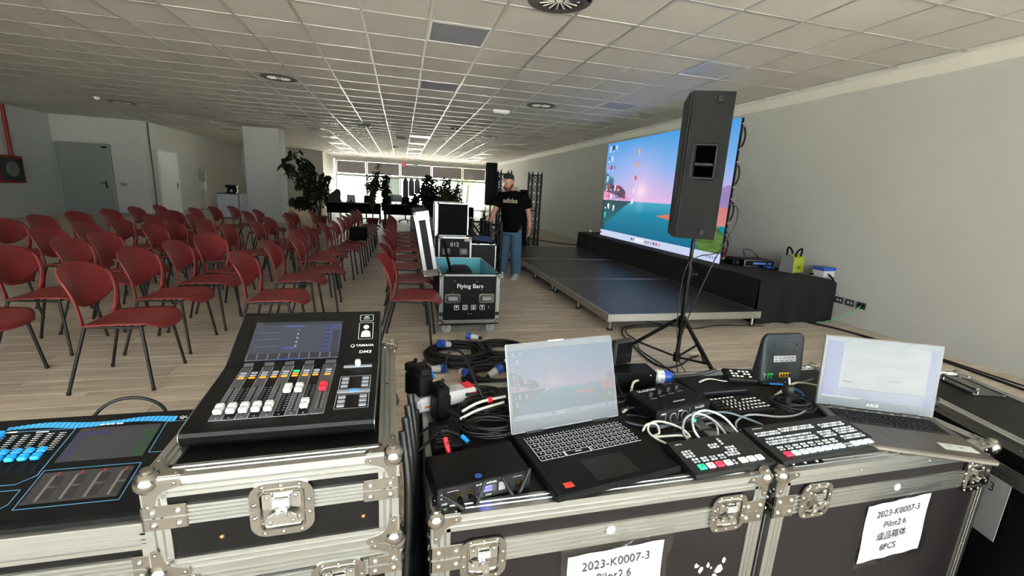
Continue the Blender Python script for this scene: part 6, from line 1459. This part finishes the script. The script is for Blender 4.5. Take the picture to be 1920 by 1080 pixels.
for k in range(20):
    a = rr.uniform(0,2*PI); el = rr.uniform(.1,1.2); R_ = .42; z0 = .7+.25*rr.random(); S = [Vector((R_*t*math.cos(a)*math.cos(el*.6), R_*t*math.sin(a)*math.cos(el*.6), z0+.55*math.sin(el)*t-.28*t*t*(1.4-el*.3))) for t in [i/7 for i in range(8)]]
    m = MB()
    for i in range(7): q = Vector((-math.sin(a), math.cos(a), 0))*.014*(1-i/8); q2 = Vector((-math.sin(a), math.cos(a), 0))*.014*(1-(i+1)/8); m.add([S[i]-q,S[i+1]-q2,S[i+1]+q2,S[i]+q],[(0,1,2,3)],0,True)
    m.build('frond', leafd, PM)

# ---------------------------------------------------------------- office area
def desk(x, y, L, lab):
    t = thing('office_desk', lab, 'desk', (x,y,0)); MB().rb(0,0,.71,L,.75,.74,.004).build('desktop', blackp, t); MB().box(.03,.02,.36,L-.03,.04,.71).build('modesty_panel', blackm, t)
    for a in (.05, L-.09):
        for b_ in (.06,.66): MB().box(a,b_,0,a+.04,b_+.04,.71).build('leg', darkmetal, t)
desk(-2.62,16.8,1.9,'long dark desk behind the leaning rubber plant'); desk(-.68,16.8,1.93,'long dark desk in front of the hanging coats'); desk(1.35, 17.0, 1.4, 'dark desk behind the rack and the bushy plants')
def office_chair(x, y, rz, lab, mm):
    t = thing('office_chair', lab, 'chair', (x,y,0), rz)
    MB().sheet(lambda u,v: ((u-.5)*.34*(1-.1*v), .20+.04*v+.03*(2*u-1)**2, .66+.33*v), 8, 8, .02).build('backrest', mm, t); MB().rb(-.23,-.22,.45,.23,.22,.52,.03).build('seat', blackm, t); MB().cyl((0,0,.12),(0,0,.46),.025,n=10).box(-.03,.18,.46,.03,.22,.8).build('column', darkmetal, t)
    m = MB()
    for k in range(5): a = k*2*PI/5; e = (.3*math.cos(a), .3*math.sin(a), .07); m.cyl((0,0,.12), e, .018, .013, n=8); m.cyl((e[0]-.02,e[1],.03),(e[0]+.02,e[1],.03),.03,n=12)
    m.build('star_base', blackp, t)
    for s in (-1,1): MB().tube([(s*.23,-.02,.5),(s*.26,-.02,.64),(s*.26,-.12,.68),(s*.26,.12,.68)], .014, 6).build('armrest', blackp, t)
office_chair(-1.88,17.95,.1,'office chair with light grey mesh back behind the left desk', lgrey); office_chair(-1.33,17.95,-.2,'office chair with black back, between pale chair and ficus', blackm)
office_chair(-.50,17.95,.2,'office chair with black back right of the ficus', blackm); office_chair(.14,17.95,0,'office chair with black back in front of the hanging coats', blackm)
t = thing('monitor', 'black computer monitor on the right desk', 'monitor', (-.2,17.1,.742)); MB().rb(-.22,0,.08,.22,.03,.34,.005).build('screen', blackg, t); MB().box(-.02,.02,0,.02,.04,.2).rb(-.1,-.06,0,.1,.08,.012,.004).build('foot', blackp, t)
t = thing('draped_jacket', 'grey and dark coat thrown over a chair beside the rubber plant', 'coat', (-2.46,17.95,0))
m = MB(); loft(m, [(0,0,.45,.24,.2),(0,0,.7,.26,.2),(-.05,0,.86,.26,.17),(.03,0,.98,.20,.13),(.10,0,1.10,.12,.09),(.10,0,1.18,.06,.05)], 18); m.build('coat', mt('grey_coat','4a4744',.9,bump=.3,bscale=20), t)
m = MB()
for a in (-.18,.18):
    for b_ in (-.15,.15): m.cyl((a,b_,0),(a,b_,.5),.015,n=8)
m.build('leg', legm, t)
t = thing('coat_rack', 'coats hanging on a rail in front of the glass door', 'coat rack', (.55,26.0,0)); MB().cyl((-.55,0,1.92),(.6,0,1.92),.015,n=8).cyl((-.55,0,0),(-.55,0,1.92),.02,n=8).cyl((.6,0,0),(.6,0,1.92),.02,n=8).rb(-.6,-.25,0,-.5,.25,.04,.01).rb(.55,-.25,0,.65,.25,.04,.01).build('rail', darkmetal, t)
for k in range(3):
    c = ('4a4850','5b5862','6f6c78')[k]; q = thing('hanging_coat', ('dark coat at the left end of the hanging rail','grey coat in the middle of the hanging rail','pale grey coat at the right end of the hanging rail')[k], 'coat', (.55-.33+.32*k,26.0,0))
    m = MB(); loft(m, [(0,0,.78+.1*(k % 2)+.25*(k > 1),.158,.15),(0,0,1.3,.156,.14),(0,0,1.7,.145,.14),(0,0,1.85,.05,.06)], 16); m.build('coat', mt('coat_'+c, c, .9), q)
    MB().tube([(0,0,1.85),(0,0,1.90),(.02,0,1.94)], .006, 6).build('hanger_hook', chrome, q)
t = thing('notice_board', 'white board on a thin frame before the bright window', 'board', (-.48,26.2,0)); MB().box(-.33,-.01,.82,.33,.01,1.78).build('panel', mat_board(), t)
MB().box(-.36,-.02,.79,-.33,.02,1.81).box(.33,-.02,.79,.36,.02,1.81).box(-.33,-.02,1.78,.33,.02,1.81).box(-.33,-.02,.79,.33,.02,.82).box(-.36,-.02,.05,-.34,.02,.8).box(.34,-.02,.05,.36,.02,.8).box(-.38,-.25,0,-.32,.25,.05).box(.32,-.25,0,.38,.25,.05).build('frame', mt('frame_green','8fb0a4',.5), t)
